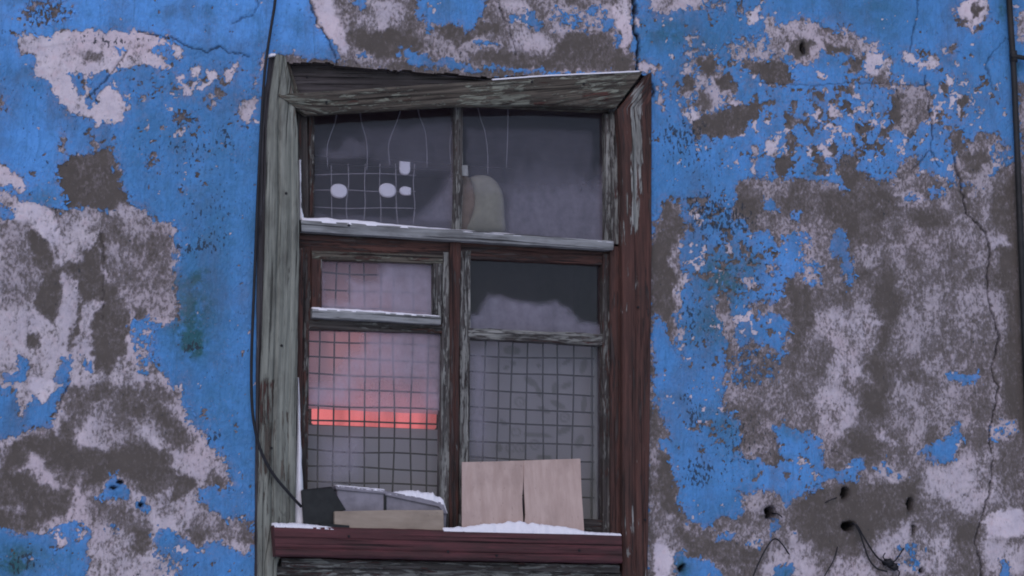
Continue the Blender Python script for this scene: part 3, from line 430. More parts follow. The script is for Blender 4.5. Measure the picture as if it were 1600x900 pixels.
def wall_fields(X, Z):
    x, y = to_px(X, Z)
    # irregular edges: warp the place before looking it up
    wx = (N1.f(x/24, y/24, 4, .6)-.5)*16 + (N3.f(x/8, y/8, 3, .6)-.5)*12
    wy = (N2.f(x/24, y/24, 4, .6)-.5)*16 + (N4.f(x/8, y/8, 3, .6)-.5)*12
    xs, ys = x+wx, y+wy
    out = sstep(10, 90, np.maximum.reduce([-x, x-1600, -y, y-900]))
    low = N5.f(x/150, y/150, 4); edge = 0*x
    b = 1-out*sstep(.44, .50, low); w = .5+0*x+out*(N4.f(x/60, y/60, 3)-.5)*1.2
    for kind, poly, fe in PATCH:
        p = np.asarray(poly); mg = 3*fe+30
        sel = (x > p[:, 0].min()-mg) & (x < p[:, 0].max()+mg) & (y > p[:, 1].min()-mg) & (y < p[:, 1].max()+mg)
        if not sel.any(): continue
        sdv = poly_sd(xs[sel], ys[sel], poly)
        k = 1-sstep(-fe*.8-.5, fe*.8+.5, sdv)
        bb, ww = KIND[kind]
        edge[sel] = np.maximum(edge[sel]*(1-.85*(1-sstep(-12, -4, sdv))), np.exp(-np.abs(sdv)/(4+fe*.9))*np.abs(b[sel]-bb))
        b[sel] = b[sel]*(1-k)+bb*k
        w[sel] = w[sel]*(1-k)+ww*k
    # small chips knocked out of the blue coat, thick in some places and rare in others
    eb = edge.copy(); dens = 0*x+.05
    for cx, cy, rx, ry, a in CHIPS: dens = np.maximum(dens, a*np.exp(-((x-cx)/rx)**2-((y-cy)/ry)**2))
    dens = np.maximum(dens, .30*edge)
    c9 = N1.f(x/10+40, y/10+9, 4, .62); c5 = N4.f(x/26+7, y/26, 3)
    ck = sstep(0, .05, c9-(.80-dens*.62))
    b = b-ck*.95; cw = np.where(c5 > .5, .85, .0)
    w = w*(1-ck*(b < .6)*(b > -.2)*.8)+cw*ck*(b < .6)*(b > -.2)*.8
    edge = np.maximum(edge, np.clip(dens*1.35-.05, 0, .8))*1.0
    wb = w.copy()
    # mid-scale break-up
    b = b + (N2.f(x/16, y/16, 4, .65)-.5)*.5 + (N5.f(x/6, y/6, 3, .6)-.5)*(.25+1.9*eb)
    w = w + (N3.f(x/26, y/36, 5, .62)-.5)*1.05 + (N4.f(x/5, y/6.5, 3, .6)-.5)*.5
    w = w + .26*np.exp(-((b-.30)/.18)**2)          # old limewash shows along the torn edge of the blue coat
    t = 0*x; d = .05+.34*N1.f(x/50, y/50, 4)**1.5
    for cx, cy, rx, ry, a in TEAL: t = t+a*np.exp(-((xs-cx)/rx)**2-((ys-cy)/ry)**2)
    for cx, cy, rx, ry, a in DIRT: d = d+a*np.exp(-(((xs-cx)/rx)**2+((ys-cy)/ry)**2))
    d = np.minimum(d, .85); recess_shade = 0*x; dep = 0*x
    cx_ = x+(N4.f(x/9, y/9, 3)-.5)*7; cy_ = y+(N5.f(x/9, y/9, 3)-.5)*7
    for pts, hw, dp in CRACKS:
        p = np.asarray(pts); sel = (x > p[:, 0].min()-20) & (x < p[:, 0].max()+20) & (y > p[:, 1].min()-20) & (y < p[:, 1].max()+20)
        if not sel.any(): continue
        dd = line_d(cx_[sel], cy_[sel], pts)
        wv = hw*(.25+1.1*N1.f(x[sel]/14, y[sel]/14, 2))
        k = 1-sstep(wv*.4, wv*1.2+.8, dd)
        recess_shade[sel] = np.maximum(recess_shade[sel], k*(.95 if hw > 2 else .72 if hw > 1.25 else .5)); dep[sel] = np.maximum(dep[sel], dp*k)
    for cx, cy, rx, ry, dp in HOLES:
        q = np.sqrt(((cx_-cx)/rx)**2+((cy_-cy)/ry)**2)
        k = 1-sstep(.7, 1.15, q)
        recess_shade = np.maximum(recess_shade, k); recess_shade = np.maximum(recess_shade, .45*(1-sstep(.9, 1.9, q))); dep = np.maximum(dep, dp*k)  # holes and a rim around them darkened in colour as painted shade
    bl = sstep(.42, .58, b); wl = sstep(.35, .65, w)*(1-bl)
    relief = -.0020*(1-bl)-.0020*(1-bl)*(1-wl)           # lost coats lie deeper
    relief = relief+(N1.f(X*1.3+50, Z*1.3+50, 3)-.5)*.022+(N2.f(X*9+50, Z*9+50, 3)-.5)*.006+(N3.f(X*45+50, Z*45+50, 2)-.5)*.0016*(1-.7*bl)
    edge_fade = 1.0
    lip = .0035*(1-sstep(-3, 3, y-(66+.06*x+(N2.f(x/60, y/60, 2)-.5)*40)))*(1-sstep(395, 415, x))   # thicker render above the ragged line, upper left
    relief = relief+lip
    clean = np.clip((1-sstep(50, 110, y+(N3.f(x/80, y/80, 3)-.5)*60))*(1-sstep(515, 560, x)) + .9*np.exp(-((x-80)/70)**2-((y-240)/90)**2) + .6*np.exp(-((x-1320)/200)**2-((y-190)/110)**2) + .6*np.exp(-((x-375)/16)**2-((y-420)/140)**2) + .6*np.exp(-((x-700)/60)**2-((y-10)/40)**2) + .5*np.exp(-((x-1190)/90)**2-((y-420)/70)**2) + .6*np.exp(-((x-1200)/120)**2-((y-740)/40)**2), 0, 1)*(.45+.75*N4.f(x/45, y/45, 4))
    return x, y, b, w, t, d, recess_shade, clean, wb, edge, relief*edge_fade-dep

def build_wall():
    c = [P(px, py) for px in (-70, 1670) for py in (-50, 950)]
    x0, x1 = min(q[0] for q in c), max(q[0] for q in c); z0, z1 = min(q[2] for q in c), max(q[2] for q in c)
    co, fc, at = [], [], {k: [] for k in 'bwtd'}; at['recess_shade'] = []; at['clean'] = []; at['wb'] = []; at['edge'] = []
    base = 0
    def grid(xs, zs, cut):
        nonlocal base
        X, Z = np.meshgrid(xs, zs, indexing='ij'); sh = X.shape
        x, y, b, w, t, d, recess_shade, cl, wb, ed, rel = wall_fields(X.ravel(), Z.ravel())
        pos = np.stack([X.ravel(), -rel, Z.ravel()], 1)
        idx = np.arange(X.size).reshape(sh)
        q = np.stack([idx[:-1, :-1], idx[1:, :-1], idx[1:, 1:], idx[:-1, 1:]], -1).reshape(-1, 4)
        if cut:
            xm = x[q].mean(1); ym = y[q].mean(1)
            ym2 = ym+(N1.f(xm/22, ym/50+3, 4, .55)-.5)*8
            keep = poly_sd(xm, ym2, OPENING) > 0
            # the broken edge of the render turns back into the wall
            kk = np.zeros((sh[0]+1, sh[1]+1), bool); kk[1:-1, 1:-1] = keep.reshape(sh[0]-1, sh[1]-1)
            q = q[keep]
            ins = ~kk[1:-1, 1:-1]
            extra = []; newv = {}
            def back(i):
                if i not in newv: newv[i] = X.size+len(newv)
                return newv[i]
            I, J = np.nonzero(ins)
            for i, j in zip(I, J):
                for (di, dj, a, b2) in ((0, 1, (i, j+1), (i+1, j+1)), (0, -1, (i+1, j), (i, j)), (-1, 0, (i, j), (i, j+1)), (1, 0, (i+1, j+1), (i+1, j))):
                    if kk[i+1+di, j+1+dj]:
                        va, vb = idx[a], idx[b2]
                        extra.append((va, vb, back(vb), back(va)))
            order = sorted(newv, key=newv.get)
            bp = pos[order].copy(); bp[:, 1] = .035
            pos = np.concatenate([pos, bp])
            q = np.concatenate([q, np.array(extra)])
            b = np.concatenate([b, np.full(len(order), -1.)]); w = np.concatenate([w, np.full(len(order), 0.)]); t = np.concatenate([t, np.zeros(len(order))]); d = np.concatenate([d, np.zeros(len(order))]); recess_shade = np.concatenate([recess_shade, np.full(len(order), .3)]); cl = np.concatenate([cl, np.zeros(len(order))]); wb = np.concatenate([wb, np.zeros(len(order))]); ed = np.concatenate([ed, np.zeros(len(order))])
        co.append(pos); fc.append(q+base); base += len(pos)
        for k, v in zip(('b', 'w', 't', 'd', 'recess_shade', 'clean', 'wb', 'edge'), (b, w, t, d, recess_shade, cl, wb, ed)): at[k].append(v)
    cell = .0052
    nx = int((x1-x0)/cell); nz = int((z1-z0)/cell)
    grid(np.linspace(x0, x1, nx), np.linspace(z0, z1, nz), True)
    XL, XR, ZT = x0-4, x1+5, 4.9
    cs = .05
    lin = lambda a, b_: np.linspace(a, b_, max(2, int((b_-a)/cs)))
    grid(lin(XL, x0), lin(-.3, ZT), False); grid(lin(x1, XR), lin(-.3, ZT), False)
    grid(lin(x0, x1), lin(-.3, z0), False); grid(lin(x0, x1), lin(z1, ZT), False)
    co_ = np.concatenate(co); fc_ = np.concatenate(fc)
    me = bpy.data.meshes.new('house_wall')
    me.vertices.add(len(co_)); me.vertices.foreach_set('co', co_.astype(np.float32).ravel())
    me.loops.add(fc_.size); me.loops.foreach_set('vertex_index', fc_.astype(np.int32).ravel())
    me.polygons.add(len(fc_)); me.polygons.foreach_set('loop_start', np.arange(0, fc_.size, 4, dtype=np.int32)); me.polygons.foreach_set('loop_total', np.full(len(fc_), 4, dtype=np.int32))
    me.polygons.foreach_set('use_smooth', np.ones(len(fc_), bool))
    for k, v in at.items():
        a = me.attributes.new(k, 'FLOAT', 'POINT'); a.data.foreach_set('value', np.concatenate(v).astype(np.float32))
    me.update(calc_edges=True); me.validate()
    me.materials.append(mat_wall)
    o = bpy.data.objects.new('house_wall', me); col.objects.link(o)
    # loose curled flakes standing off along the torn edge of the blue coat
    n0 = len(co[0]); B, E, Cn, S = at['b'][0], at['edge'][0], co[0], at['recess_shade'][0]
    px0, py0 = to_px(Cn[:, 0], Cn[:, 2])
    cand = np.nonzero((E > .30) & (B > .50) & (B < .75) & (S < .1) & ((px0 < 395) | (px0 > 1035) | (py0 < 70)) & (px0 > 0) & (px0 < 1570))[0]
    r_ = np.random.default_rng(3); cand = r_.choice(cand, 900, replace=False)
    fv, ff, fcl = [], [], []
    for i in cand:
        L_, W_ = r_.uniform(.006, .022), r_.uniform(.005, .013); a = r_.uniform(0, 2*math.pi); lift = r_.uniform(.15, .9)
        ca, sa = math.cos(a), math.sin(a); k0 = len(fv)
        for u in (0, .35, .7, 1):
            wd = W_*(1-.55*u)*r_.uniform(.7, 1.2)
            for v in (-.5, 0, .5):
                lx, lz = u*L_, v*wd
                fv.append((Cn[i, 0]+lx*ca-lz*sa, Cn[i, 1]-.0012-lift*L_*u*u*.55-.0008*(v == 0), Cn[i, 2]+lx*sa+lz*ca)); fcl.append(at['clean'][0][i])
        for q in range(3):
            for v in range(2): ff.append((k0+q*3+v, k0+q*3+v+1, k0+q*3+v+4, k0+q*3+v+3))
    one = np.ones(len(fv))
    fl = mesh_obj('paint_flakes', fv, ff, mat_wall, o, False, {'b': ('FLOAT', one*1.6), 'w': ('FLOAT', one), 'clean': ('FLOAT', np.array(fcl)), 't': ('FLOAT', one*0), 'd': ('FLOAT', one*0), 'recess_shade': ('FLOAT', one*0), 'edge': ('FLOAT', one*0), 'wb': ('FLOAT', one)})
    fl['kind'] = 'stuff'; fl['label'] = 'loose curled flakes of blue paint standing off the wall'
    tag(o, 'old plastered house wall with peeling bright blue paint and bare grey patches', 'wall')
    return o
build_wall()

# dim room behind the window
rx0, rx1, ry0, ry1, rz0, rz1 = P(380, 500)[0]-.6, P(1040, 500)[0]+.9, .16, 3.6, P(700, 900)[2]-.75, P(700, 80)[2]+.35
rv = [(rx0, ry0, rz0), (rx1, ry0, rz0), (rx1, ry1, rz0), (rx0, ry1, rz0), (rx0, ry0, rz1), (rx1, ry0, rz1), (rx1, ry1, rz1), (rx0, ry1, rz1)]
room = mesh_obj('room', rv, [(0, 1, 2, 3), (4, 7, 6, 5), (1, 5, 6, 2), (2, 6, 7, 3), (3, 7, 4, 0)], mat_room)
tag(room, 'dim grey room behind the window panes', kind='structure')
ix0, ix1, iz0, iz1 = P(448, 500)[0], P(982, 500)[0], P(700, 890)[2], P(700, 115)[2]
fv = [(rx0, ry0, rz0), (rx1, ry0, rz0), (rx1, ry0, rz1), (rx0, ry0, rz1), (ix0, ry0, iz0), (ix1, ry0, iz0), (ix1, ry0, iz1), (ix0, ry0, iz1),
      (ix0, .03, iz0), (ix1, .03, iz0), (ix1, .03, iz1), (ix0, .03, iz1)]
inner = mesh_obj('inner_wall', fv, [(0, 1, 5, 4), (1, 2, 6, 5), (2, 3, 7, 6), (3, 0, 4, 7), (4, 5, 9, 8), (5, 6, 10, 9), (6, 7, 11, 10), (7, 4, 8, 11)], mat_room, room)

# ------------------------------------------------------------------ the window
win = empty('window', tuple(P(705, 826, -.02)))
tag(win, 'weathered wooden window with peeling grey-green and red-brown paint and a slipped head board', 'window')
SEED = [0]
def resample(pts, n):
    p = np.asarray(pts, float); s = np.r_[0, np.cumsum(np.hypot(*np.diff(p, axis=0).T))]
    u = np.linspace(0, s[-1], n)
    return np.stack([np.interp(u, s, p[:, 0]), np.interp(u, s, p[:, 1])], 1)
def strip(name, L, R, yf, thick, mat, parent, profile=None, nw=10, jit=.0012, wob=.0016, label=None, step=11, worn=(), red=()):
    """a board: L and R are its two long edges in the photograph at depth yf; profile(t) = relief across it"""
    SEED[0] += 1; sd = SEED[0]*13.7
    L = [np.asarray(q, float) for q in L]; R = [np.asarray(q, float) for q in R]
    assert len(L) == len(R)
    rows = []
    for k in range(len(L)-1):
        ln = np.hypot(*((L[k+1]+R[k+1]-L[k]-R[k])/2)); n = max(1, int(ln/step))
        for i in range(n):
            t = i/n; rows.append((L[k]*(1-t)+L[k+1]*t, R[k]*(1-t)+R[k+1]*t))
    rows.append((L[-1], R[-1]))
    ts = [0, .03]+[i/nw for i in range(1, nw)]+[.97, 1]
    nt_ = len(ts); verts = []; gvv = []; pxs = []
    along = 0; prev = None
    for i, (a, b) in enumerate(rows):
        A, B = P(*a, yf), P(*b, yf)
        mid = (A+B)/2
        if prev is not None: along += np.linalg.norm(mid-prev)
        prev = mid
        dv = B-A; wd = np.linalg.norm(dv); dn = dv/(wd+1e-9)
        for j, t in enumerate(ts):
            q = A+dv*t
            e = (N1.f(np.array(along*9+sd), np.array(t*6+sd), 3)-.5)
            yy = e*2*jit+(profile(t) if profile else 0)
            if j in (0, nt_-1): yy += .0035
            if j in (0, 1): q = q+dn*(N2.f(np.array(along*22+sd), np.array(3.3), 3)-.5)*2*wob
            if j in (nt_-1, nt_-2): q = q+dn*(N2.f(np.array(along*22+sd), np.array(9.1), 3)-.5)*2*wob
            verts.append((q[0], q[1]+yy, q[2])); gvv.append((along, t*wd, sd*.37)); pxs.append(a*(1-t)+b*t)
    nr = len(rows); nf = nr*nt_
    faces = [(i*nt_+j, i*nt_+j+1, (i+1)*nt_+j+1, (i+1)*nt_+j) for i in range(nr-1) for j in range(nt_-1)]
    loop = [j for j in range(nt_)]+[i*nt_+nt_-1 for i in range(1, nr)]+[(nr-1)*nt_+j for j in range(nt_-2, -1, -1)]+[i*nt_ for i in range(nr-2, 0, -1)]
    bk = {}
    for v in loop:
        bk[v] = len(verts); q = verts[v]; verts.append((q[0], yf+thick, q[2])); g = gvv[v]; gvv.append((g[0], g[1]+thick, g[2])); pxs.append(pxs[v])
    m_ = len(loop)
    faces += [(loop[i], bk[loop[i]], bk[loop[(i+1) % m_]], loop[(i+1) % m_]) for i in range(m_)]
    faces.append([bk[v] for v in loop])
    pxs = np.array(pxs); fl = []
    for lst in (worn, red):
        f_ = np.zeros(len(pxs))
        for poly, val, fe in lst:
            k = 1-sstep(-fe, fe, poly_sd(pxs[:, 0], pxs[:, 1], poly)); f_ = f_*(1-k)+val*k
        fl.append(f_)
    o = mesh_obj(name, verts, faces, mat, parent, False, {'gv': ('FLOAT_VECTOR', gvv), 'worn': ('FLOAT', fl[0]), 'red': ('FLOAT', fl[1])})
    if label: o['label'] = label
    return o
def rect(a, b, c, d):
    """corners TL, TR, BR, BL of a board that runs across -> its two long edges"""
    return [a, b], [d, c]
ridge = lambda *pts: (lambda t: float(np.interp(t, [q[0] for q in pts], [q[1] for q in pts])))

def part_group(name, label, px, py):
    o = empty(name, tuple(P(px, py, .04))); o.parent = win; o.matrix_parent_inverse = win.matrix_world.inverted(); o['label'] = label
    bpy.context.view_layer.update(); return o
casing = part_group('casing', 'peeling outer casing boards round the window', 710, 930)
top_light = part_group('top_light', 'fixed upper row of two panes', 715, 360)
sash_l = part_group('sash', 'left casement with the red glow', 588, 830)
vent = part_group('vent', 'small opening vent pane set in the left casement', 588, 500)
sash_r = part_group('sash', 'right casement with the dark small pane', 836, 835)
# casing
strip('casing_edge', [(421,88),(413,150),(408,200),(405,300),(402,400),(401,500),(400,600),(399,750),(398,935)],
      [(436,88),(428,150),(421,200),(418,300),(416,400),(413,500),(409,600),(407,750),(406,935)], -.010, .045, mat_edge, casing, label='dark grey outer edge strip of the left casing')
strip('casing_board', [(431,84),(422,150),(418,200),(416,300),(414,400),(411,500),(407,600),(404,750),(403,822),(403,880),(402,935)],
      [(447,88),(460,150),(466,200),(468,300),(468,400),(466,500),(465,600),(463,750),(462,822),(434,880),(432,935)], -.026, .055, mat_green, casing,
      ridge((0,.004),(.1,0),(.32,0),(.36,.006),(.40,.006),(.44,.001),(.72,.002),(.76,.007),(.80,.003),(1,.004)), 22, label='grey-green flaking left casing board', worn=[([(395,590),(435,590),(430,670),(425,760),(398,760)], -.45, 8), ([(445,84),(470,84),(470,230),(452,200)], -.5, 8), ([(395,740),(470,740),(470,935),(395,935)], -.15, 20), ([(440,640),(452,640),(450,760),(438,760)], -.4, 6)], red=[([(405,600),(428,600),(428,665),(405,665)], .6, 6), ([(436,770),(448,765),(446,800),(436,800)], .6, 5)])
strip('casing_board', [(1008,118),(966,170),(971,230),(973,400),(974,600),(974,750),(974,935)],
      [(1019,112),(1019,165),(1019,230),(1019,400),(1017,600),(1015,750),(1012,935)], -.026, .055, mat_redpale, casing,
      ridge((0,.006),(.12,.004),(.2,.0),(.42,.0),(.48,.007),(.54,.002),(.78,.0),(.84,.005),(.9,.003),(1,.004)), 22, label='dark red-brown right casing board with a pale worn band', worn=[([(986,140),(1005,125),(1004,280),(998,360),(988,340)], .62, 5), ([(980,800),(992,790),(990,870),(980,870)], .45, 5)], red=[([(974,130),(987,130),(987,900),(974,900)], .2, 4)])
strip('head_board', [(431,146),(520,141),(700,129),(850,117),(1006,110)], [(479,179),(520,176),(700,165),(850,162),(963,168)], -.030, .035, mat_head, casing,
      ridge((0,.008),(.1,.005),(.16,0),(.45,0),(.5,.005),(.7,.004),(.76,0),(.9,.002),(1,.006)), 18, label='slipped slanting head board of the casing, mostly bare wood', worn=[([(730,125),(830,120),(830,165),(730,165)], .3, 12), ([(900,112),(1000,112),(960,145),(900,140)], .35, 10), ([(440,146),(520,146),(510,160),(450,165)], .3, 8)], red=[([(910,140),(955,138),(950,158),(910,158)], .5, 6)])
strip('lintel_board', [(438,80),(1004,92)], [(438,166),(1004,160)], .040, .03, mat_dark, casing, None, 14)
strip('splinter_board', [(443,96),(448,150)], [(452,99),(470,150)], .012, .02, mat_head, casing, None, 6)
# fixed frame
strip('frame_stile', [(452,160),(456,350)], [(480,160),(483,352)], .030, .10, mat_sash, win)
strip('frame_stile', [(955,165),(957,380)], [(988,165),(988,385)], .020, .10, mat_sashgreen, win, ridge((0,.006),(.25,.006),(.3,0),(1,0)))
strip('glazing_bead', [(482,176),(482,348)], [(492,176),(491,348)], .044, .03, mat_sash, top_light, None, 4)
strip('glazing_bead', [(946,178),(946,376)], [(956,178),(957,378)], .036, .04, mat_sashgreen, top_light, None, 5)
strip('frame_rail', [(478,160),(712,158),(962,160)], [(478,171),(712,164),(962,175)], .046, .03, mat_head, win, None, 6)
strip('mullion', [(711,165),(711,270),(709,362)], [(724,165),(724,270),(722,366)], .040, .06, mat_sashgreen, top_light, ridge((0,.005),(.3,0),(.7,0),(1,.005)), 6)
strip('transom', [(462,352),(960,380)], [(462,393),(960,407)], .034, .09, mat_red, win, ridge((0,0),(.6,0),(.68,.006),(1,.006)), 10)
strip('ledge', [(470,343),(720,359),(959,376)], [(472,361),(720,376),(959,390)], -.008, .075, mat_ledge, win, ridge((0,.004),(.2,0),(.7,.002),(1,.006)), 8, wob=.0022, label='upper snow-covered drip ledge below the top panes')
strip('frame_stile', [(452,388),(452,832)], [(474,388),(471,832)], .022, .10, mat_redpale, win)
strip('frame_stile', [(954,384),(955,842)], [(990,388),(990,845)], .012, .10, mat_red, win, ridge((0,.004),(.3,.0),(.55,.003),(.6,0),(1,0)), 10)
strip('center_post', [(703,378),(704,530),(703,832)], [(721,378),(719,530),(717,832)], .022, .10, mat_redpale, win, ridge((0,.005),(.25,0),(.5,.005),(.55,0),(1,.004)), 10)
# left sash with the small vent
strip('sash_stile', [(473,386),(471,520),(469,832)], [(489,386),(484,520),(480,832)], .038, .055, mat_sash, sash_l)
strip('sash_stile', [(692,394),(691,520),(688,832)], [(704,394),(704,520),(703,832)], .036, .055, mat_sashgreen, sash_l)
strip('sash_rail', [(484,496),(694,507)], [(482,514),(694,521)], .042, .05, mat_sash, sash_l, None, 6)
strip('sash_rail', [(472,790),(706,800)], [(472,836),(706,842)], .042, .05, mat_sash, sash_l, None, 8)
strip('sash_rail', [(473,384),(704,394)], [(473,396),(704,405)], .041, .05, mat_red, sash_l, None, 6)
strip('vent_rail', [(487,391),(692,399)], [(488,405),(692,412)], .030, .05, mat_head, vent, None, 6)
strip('vent_stile', [(487,392),(487,490)], [(503,392),(503,492)], .031, .05, mat_redpale, vent, None, 6)
strip('vent_stile', [(677,400),(677,500)], [(692,400),(690,502)], .031, .05, mat_sashgreen, vent, None, 6)
strip('vent_ledge', [(488,482),(600,488),(689,494)], [(488,496),(600,502),(689,507)], .004, .06, mat_ledge, vent, ridge((0,.003),(.2,0),(1,.003)), 6, label='small snow-dusted ledge under the vent pane')
# right sash
strip('sash_stile', [(720,383),(719,530),(717,838)], [(736,383),(735,530),(733,838)], .040, .055, mat_sashgreen, sash_r)
strip('sash_stile', [(942,396),(942,842)], [(956,398),(957,842)], .030, .055, mat_sash, sash_r)
strip('sash_rail', [(722,388),(950,402)], [(722,403),(950,414)], .041, .05, mat_red, sash_r, None, 7)
strip('sash_rail', [(732,512),(948,522)], [(732,528),(948,540)], .037, .05, mat_sashgreen, sash_r, None, 7, wob=.004, label='cracked flaking rail under the dark right pane')
strip('sash_rail', [(722,800),(950,812)], [(722,842),(950,850)], .043, .05, mat_sash, sash_r, None, 8)
strip('inner_stile', [(927,534),(924,835)], [(948,534),(948,838)], .125, .04, mat_ledge, sash_r, None, 5)
# sill and what is below it
strip('sill', [(428,821),(700,828),(971,835)], [(431,869),(700,875),(973,880)], -.085, .15, mat_sill, win,
      ridge((0,.010),(.06,.002),(.1,0),(.36,0),(.40,.006),(.45,.001),(.68,0),(.72,.006),(.77,.001),(.94,.002),(1,.01)), 26, wob=.002, label='dark red painted sill board with grooves')
strip('apron_rail', [(440,872),(968,883)], [(440,886),(968,895)], -.018, .05, mat_sashgreen, win, None, 6, wob=.003)
strip('apron_board', [(432,884),(975,893)], [(432,938),(975,945)], .002, .04, mat_sashgreen, win, None, 12)
strip('sash_hook', [(722,258),(723,274)], [(731,258),(732,275)], .034, .012, mat_ledge, top_light, None, 3, label='small white latch on the upper mullion')

# nail heads in the casing
def nail_head(px, py, y):
    c = P(px, py, y); n = 10; vs, fs = [], []
    for r_, dy in ((.0042, 0), (.0052, .001), (.0052, .004)):
        vs += [(c[0]+r_*math.cos(2*math.pi*k/n), y-.003+dy, c[2]+r_*math.sin(2*math.pi*k/n)) for k in range(n)]
    fs = [list(range(n))]+[(r_*n+k, r_*n+(k+1) % n, (r_+1)*n+(k+1) % n, (r_+1)*n+k) for r_ in range(2) for k in range(n)]+[[2*n+k for k in range(n)]]
    mesh_obj('nail_head', vs, fs, mat_iron, casing if y < -.02 and y > -.05 else win)
for q in ((447,302,-.026),(424,700,-.026),(440,540,-.026),(831,128,-.030),(912,131,-.030),(510,160,-.030),(545,838,-.085),(700,862,-.085),(905,860,-.085),(776,868,-.085),(1008,812,-.026),(997,480,-.026),(545,352,-.008),(480,120,.038)):
    nail_head(*q)

# panes
def pane(par, quad, y, masks, base=.04, label=None, n=60):
    tl, tr, br, bl = (np.asarray(q, float) for q in quad)
    verts, faces, px = [], [], []
    for i in range(n+1):
        for j in range(n+1):
            u, v = j/n, i/n
            q = (tl*(1-u)+tr*u)*(1-v)+(bl*(1-u)+br*u)*v
            verts.append(P(*q, y)); px.append(q)
    px = np.array(px)
    wx = px[:, 0]+(N1.f(px[:, 0]/14, px[:, 1]/14, 3)-.5)*9; wy = px[:, 1]+(N2.f(px[:, 0]/14, px[:, 1]/14, 3)-.5)*9
    fr = np.full(len(px), base)
    for poly, val, fe in masks:
        k = 1-sstep(-fe, fe, poly_sd(wx, wy, poly)); fr = fr*(1-k)+val*k
    w1 = n+1
    faces = [(i*w1+j, i*w1+j+1, (i+1)*w1+j+1, (i+1)*w1+j) for i in range(n) for j in range(n)]
    o = mesh_obj('pane', verts, faces, mat_glass, par, True, {'frost': ('FLOAT', fr)})
    if label: o['label'] = label
    return o
pane(top_light, [(482,168),(712,162),(712,366),(482,356)], .070,
     [([(486,205),(712,190),(712,360),(486,350)], .10, 12), ([(565,200),(712,190),(712,270),(600,262),(575,235)], .20, 10), ([(640,352),(668,325),(690,300),(712,265),(714,362)], .42, 12), ([(490,335),(712,345),(712,360),(490,352)], .28, 5), ([(545,215),(580,225),(575,245),(520,250),(500,245),(508,228),(525,235)], .24, 5)], .03, 'grimy upper left pane')
pane(top_light, [(722,162),(948,162),(948,382),(722,370)], .072,
     [([(730,200),(925,205),(925,300),(730,300)], .17, 6), ([(792,372),(792,296),(810,270),(850,256),(882,262),(905,276),(928,294),(937,275),(950,255),(950,385)], .26, 20), ([(794,372),(794,300),(830,296),(880,292),(905,286),(928,300),(938,285),(950,270),(950,385)], .42, 22)], .06, 'hazy upper right pane frosted along its lower half')
pane(vent, [(500,400),(680,406),(680,496),(500,486)], .062,
     [([(500,398),(682,404),(682,498),(500,488)], .66, 3), ([(503,406),(595,410),(595,440),(548,440),(545,470),(503,470)], .22, 10)], .2, 'fogged small vent pane with a rosy glow')
pane(sash_r, [(734,398),(944,406),(944,530),(734,520)], .066,
     [([(730,490),(748,490),(763,460),(775,463),(800,470),(830,475),(865,473),(885,480),(895,495),(910,505),(948,510),(948,535),(730,525)], .48, 7)], .035, 'dark small right pane with a pale frost bank at its foot')
pane(sash_l, [(479,510),(694,516),(692,806),(476,796)], .066,
     [([(476,510),(694,512),(694,640),(476,632)], .60, 8), ([(480,512),(570,515),(566,545),(545,560),(520,600),(480,605)], .18, 16), ([(552,585),(665,590),(665,650),(552,645)], .30, 16), ([(668,515),(690,516),(690,620),(668,600)], .42, 5), ([(500,690),(560,680),(570,700),(560,745),(500,760)], .32, 16)], .04, 'fogged lower left pane with a red glow')
pane(sash_r, [(732,522),(944,532),(944,820),(730,814)], .066,
     [([(732,545),(775,545),(775,720),(732,720)], .34, 14), ([(760,550),(940,560),(940,720),(760,720)], .10, 14)], .06, 'grimy lower right pane in front of lace')

# ------------------------------------------------------------------ tubes
def tube_data(pts, r, sides=8, taper=1.0):
    pts = [Vector(p) for p in pts]
    verts, faces = [], []
    up = None
    for i, p in enumerate(pts):
        d = (pts[min(i+1, len(pts)-1)]-pts[max(i-1, 0)]).normalized()
        if up is None:
            up = Vector((0, 1, 0)) if abs(d.y) < .9 else Vector((1, 0, 0))
        s = d.cross(up).normalized(); up = s.cross(d).normalized()
        rr = r*(1+(taper-1)*i/(len(pts)-1))
        for k in range(sides):
            a = 2*math.pi*k/sides
            verts.append(p+(s*math.cos(a)+up*math.sin(a))*rr)
    n = len(pts)
    for i in range(n-1):
        for k in range(sides):
            faces.append((i*sides+k, i*sides+(k+1) % sides, (i+1)*sides+(k+1) % sides, (i+1)*sides+k))
    faces.append(list(range(sides))); faces.append([(n-1)*sides+k for k in range(sides)])
    return verts, faces
def smooth_pts(pts, n=8):
    """Catmull-Rom through 3D points"""
    p = [np.asarray(q, float) for q in pts]; p = [2*p[0]-p[1]]+p+[2*p[-1]-p[-2]]
    out = []
    for i in range(1, len(p)-2):
        for k in range(n):
            t = k/n
            out.append(.5*((2*p[i])+(-p[i-1]+p[i+1])*t+(2*p[i-1]-5*p[i]+4*p[i+1]-p[i+2])*t*t+(-p[i-1]+3*p[i]-3*p[i+1]+p[i+2])*t**3))
    out.append(p[-2]); return out
def tube(name, pxs, ys, r, mat, parent=None, n=6, sides=8):
    if not hasattr(ys, '__len__'): ys = [ys]*len(pxs)
    pts = smooth_pts([P(a, b, y) for (a, b), y in zip(pxs, ys)], n)
    v, f = tube_data(pts, r, sides)
    return mesh_obj(name, v, f, mat, parent, True)

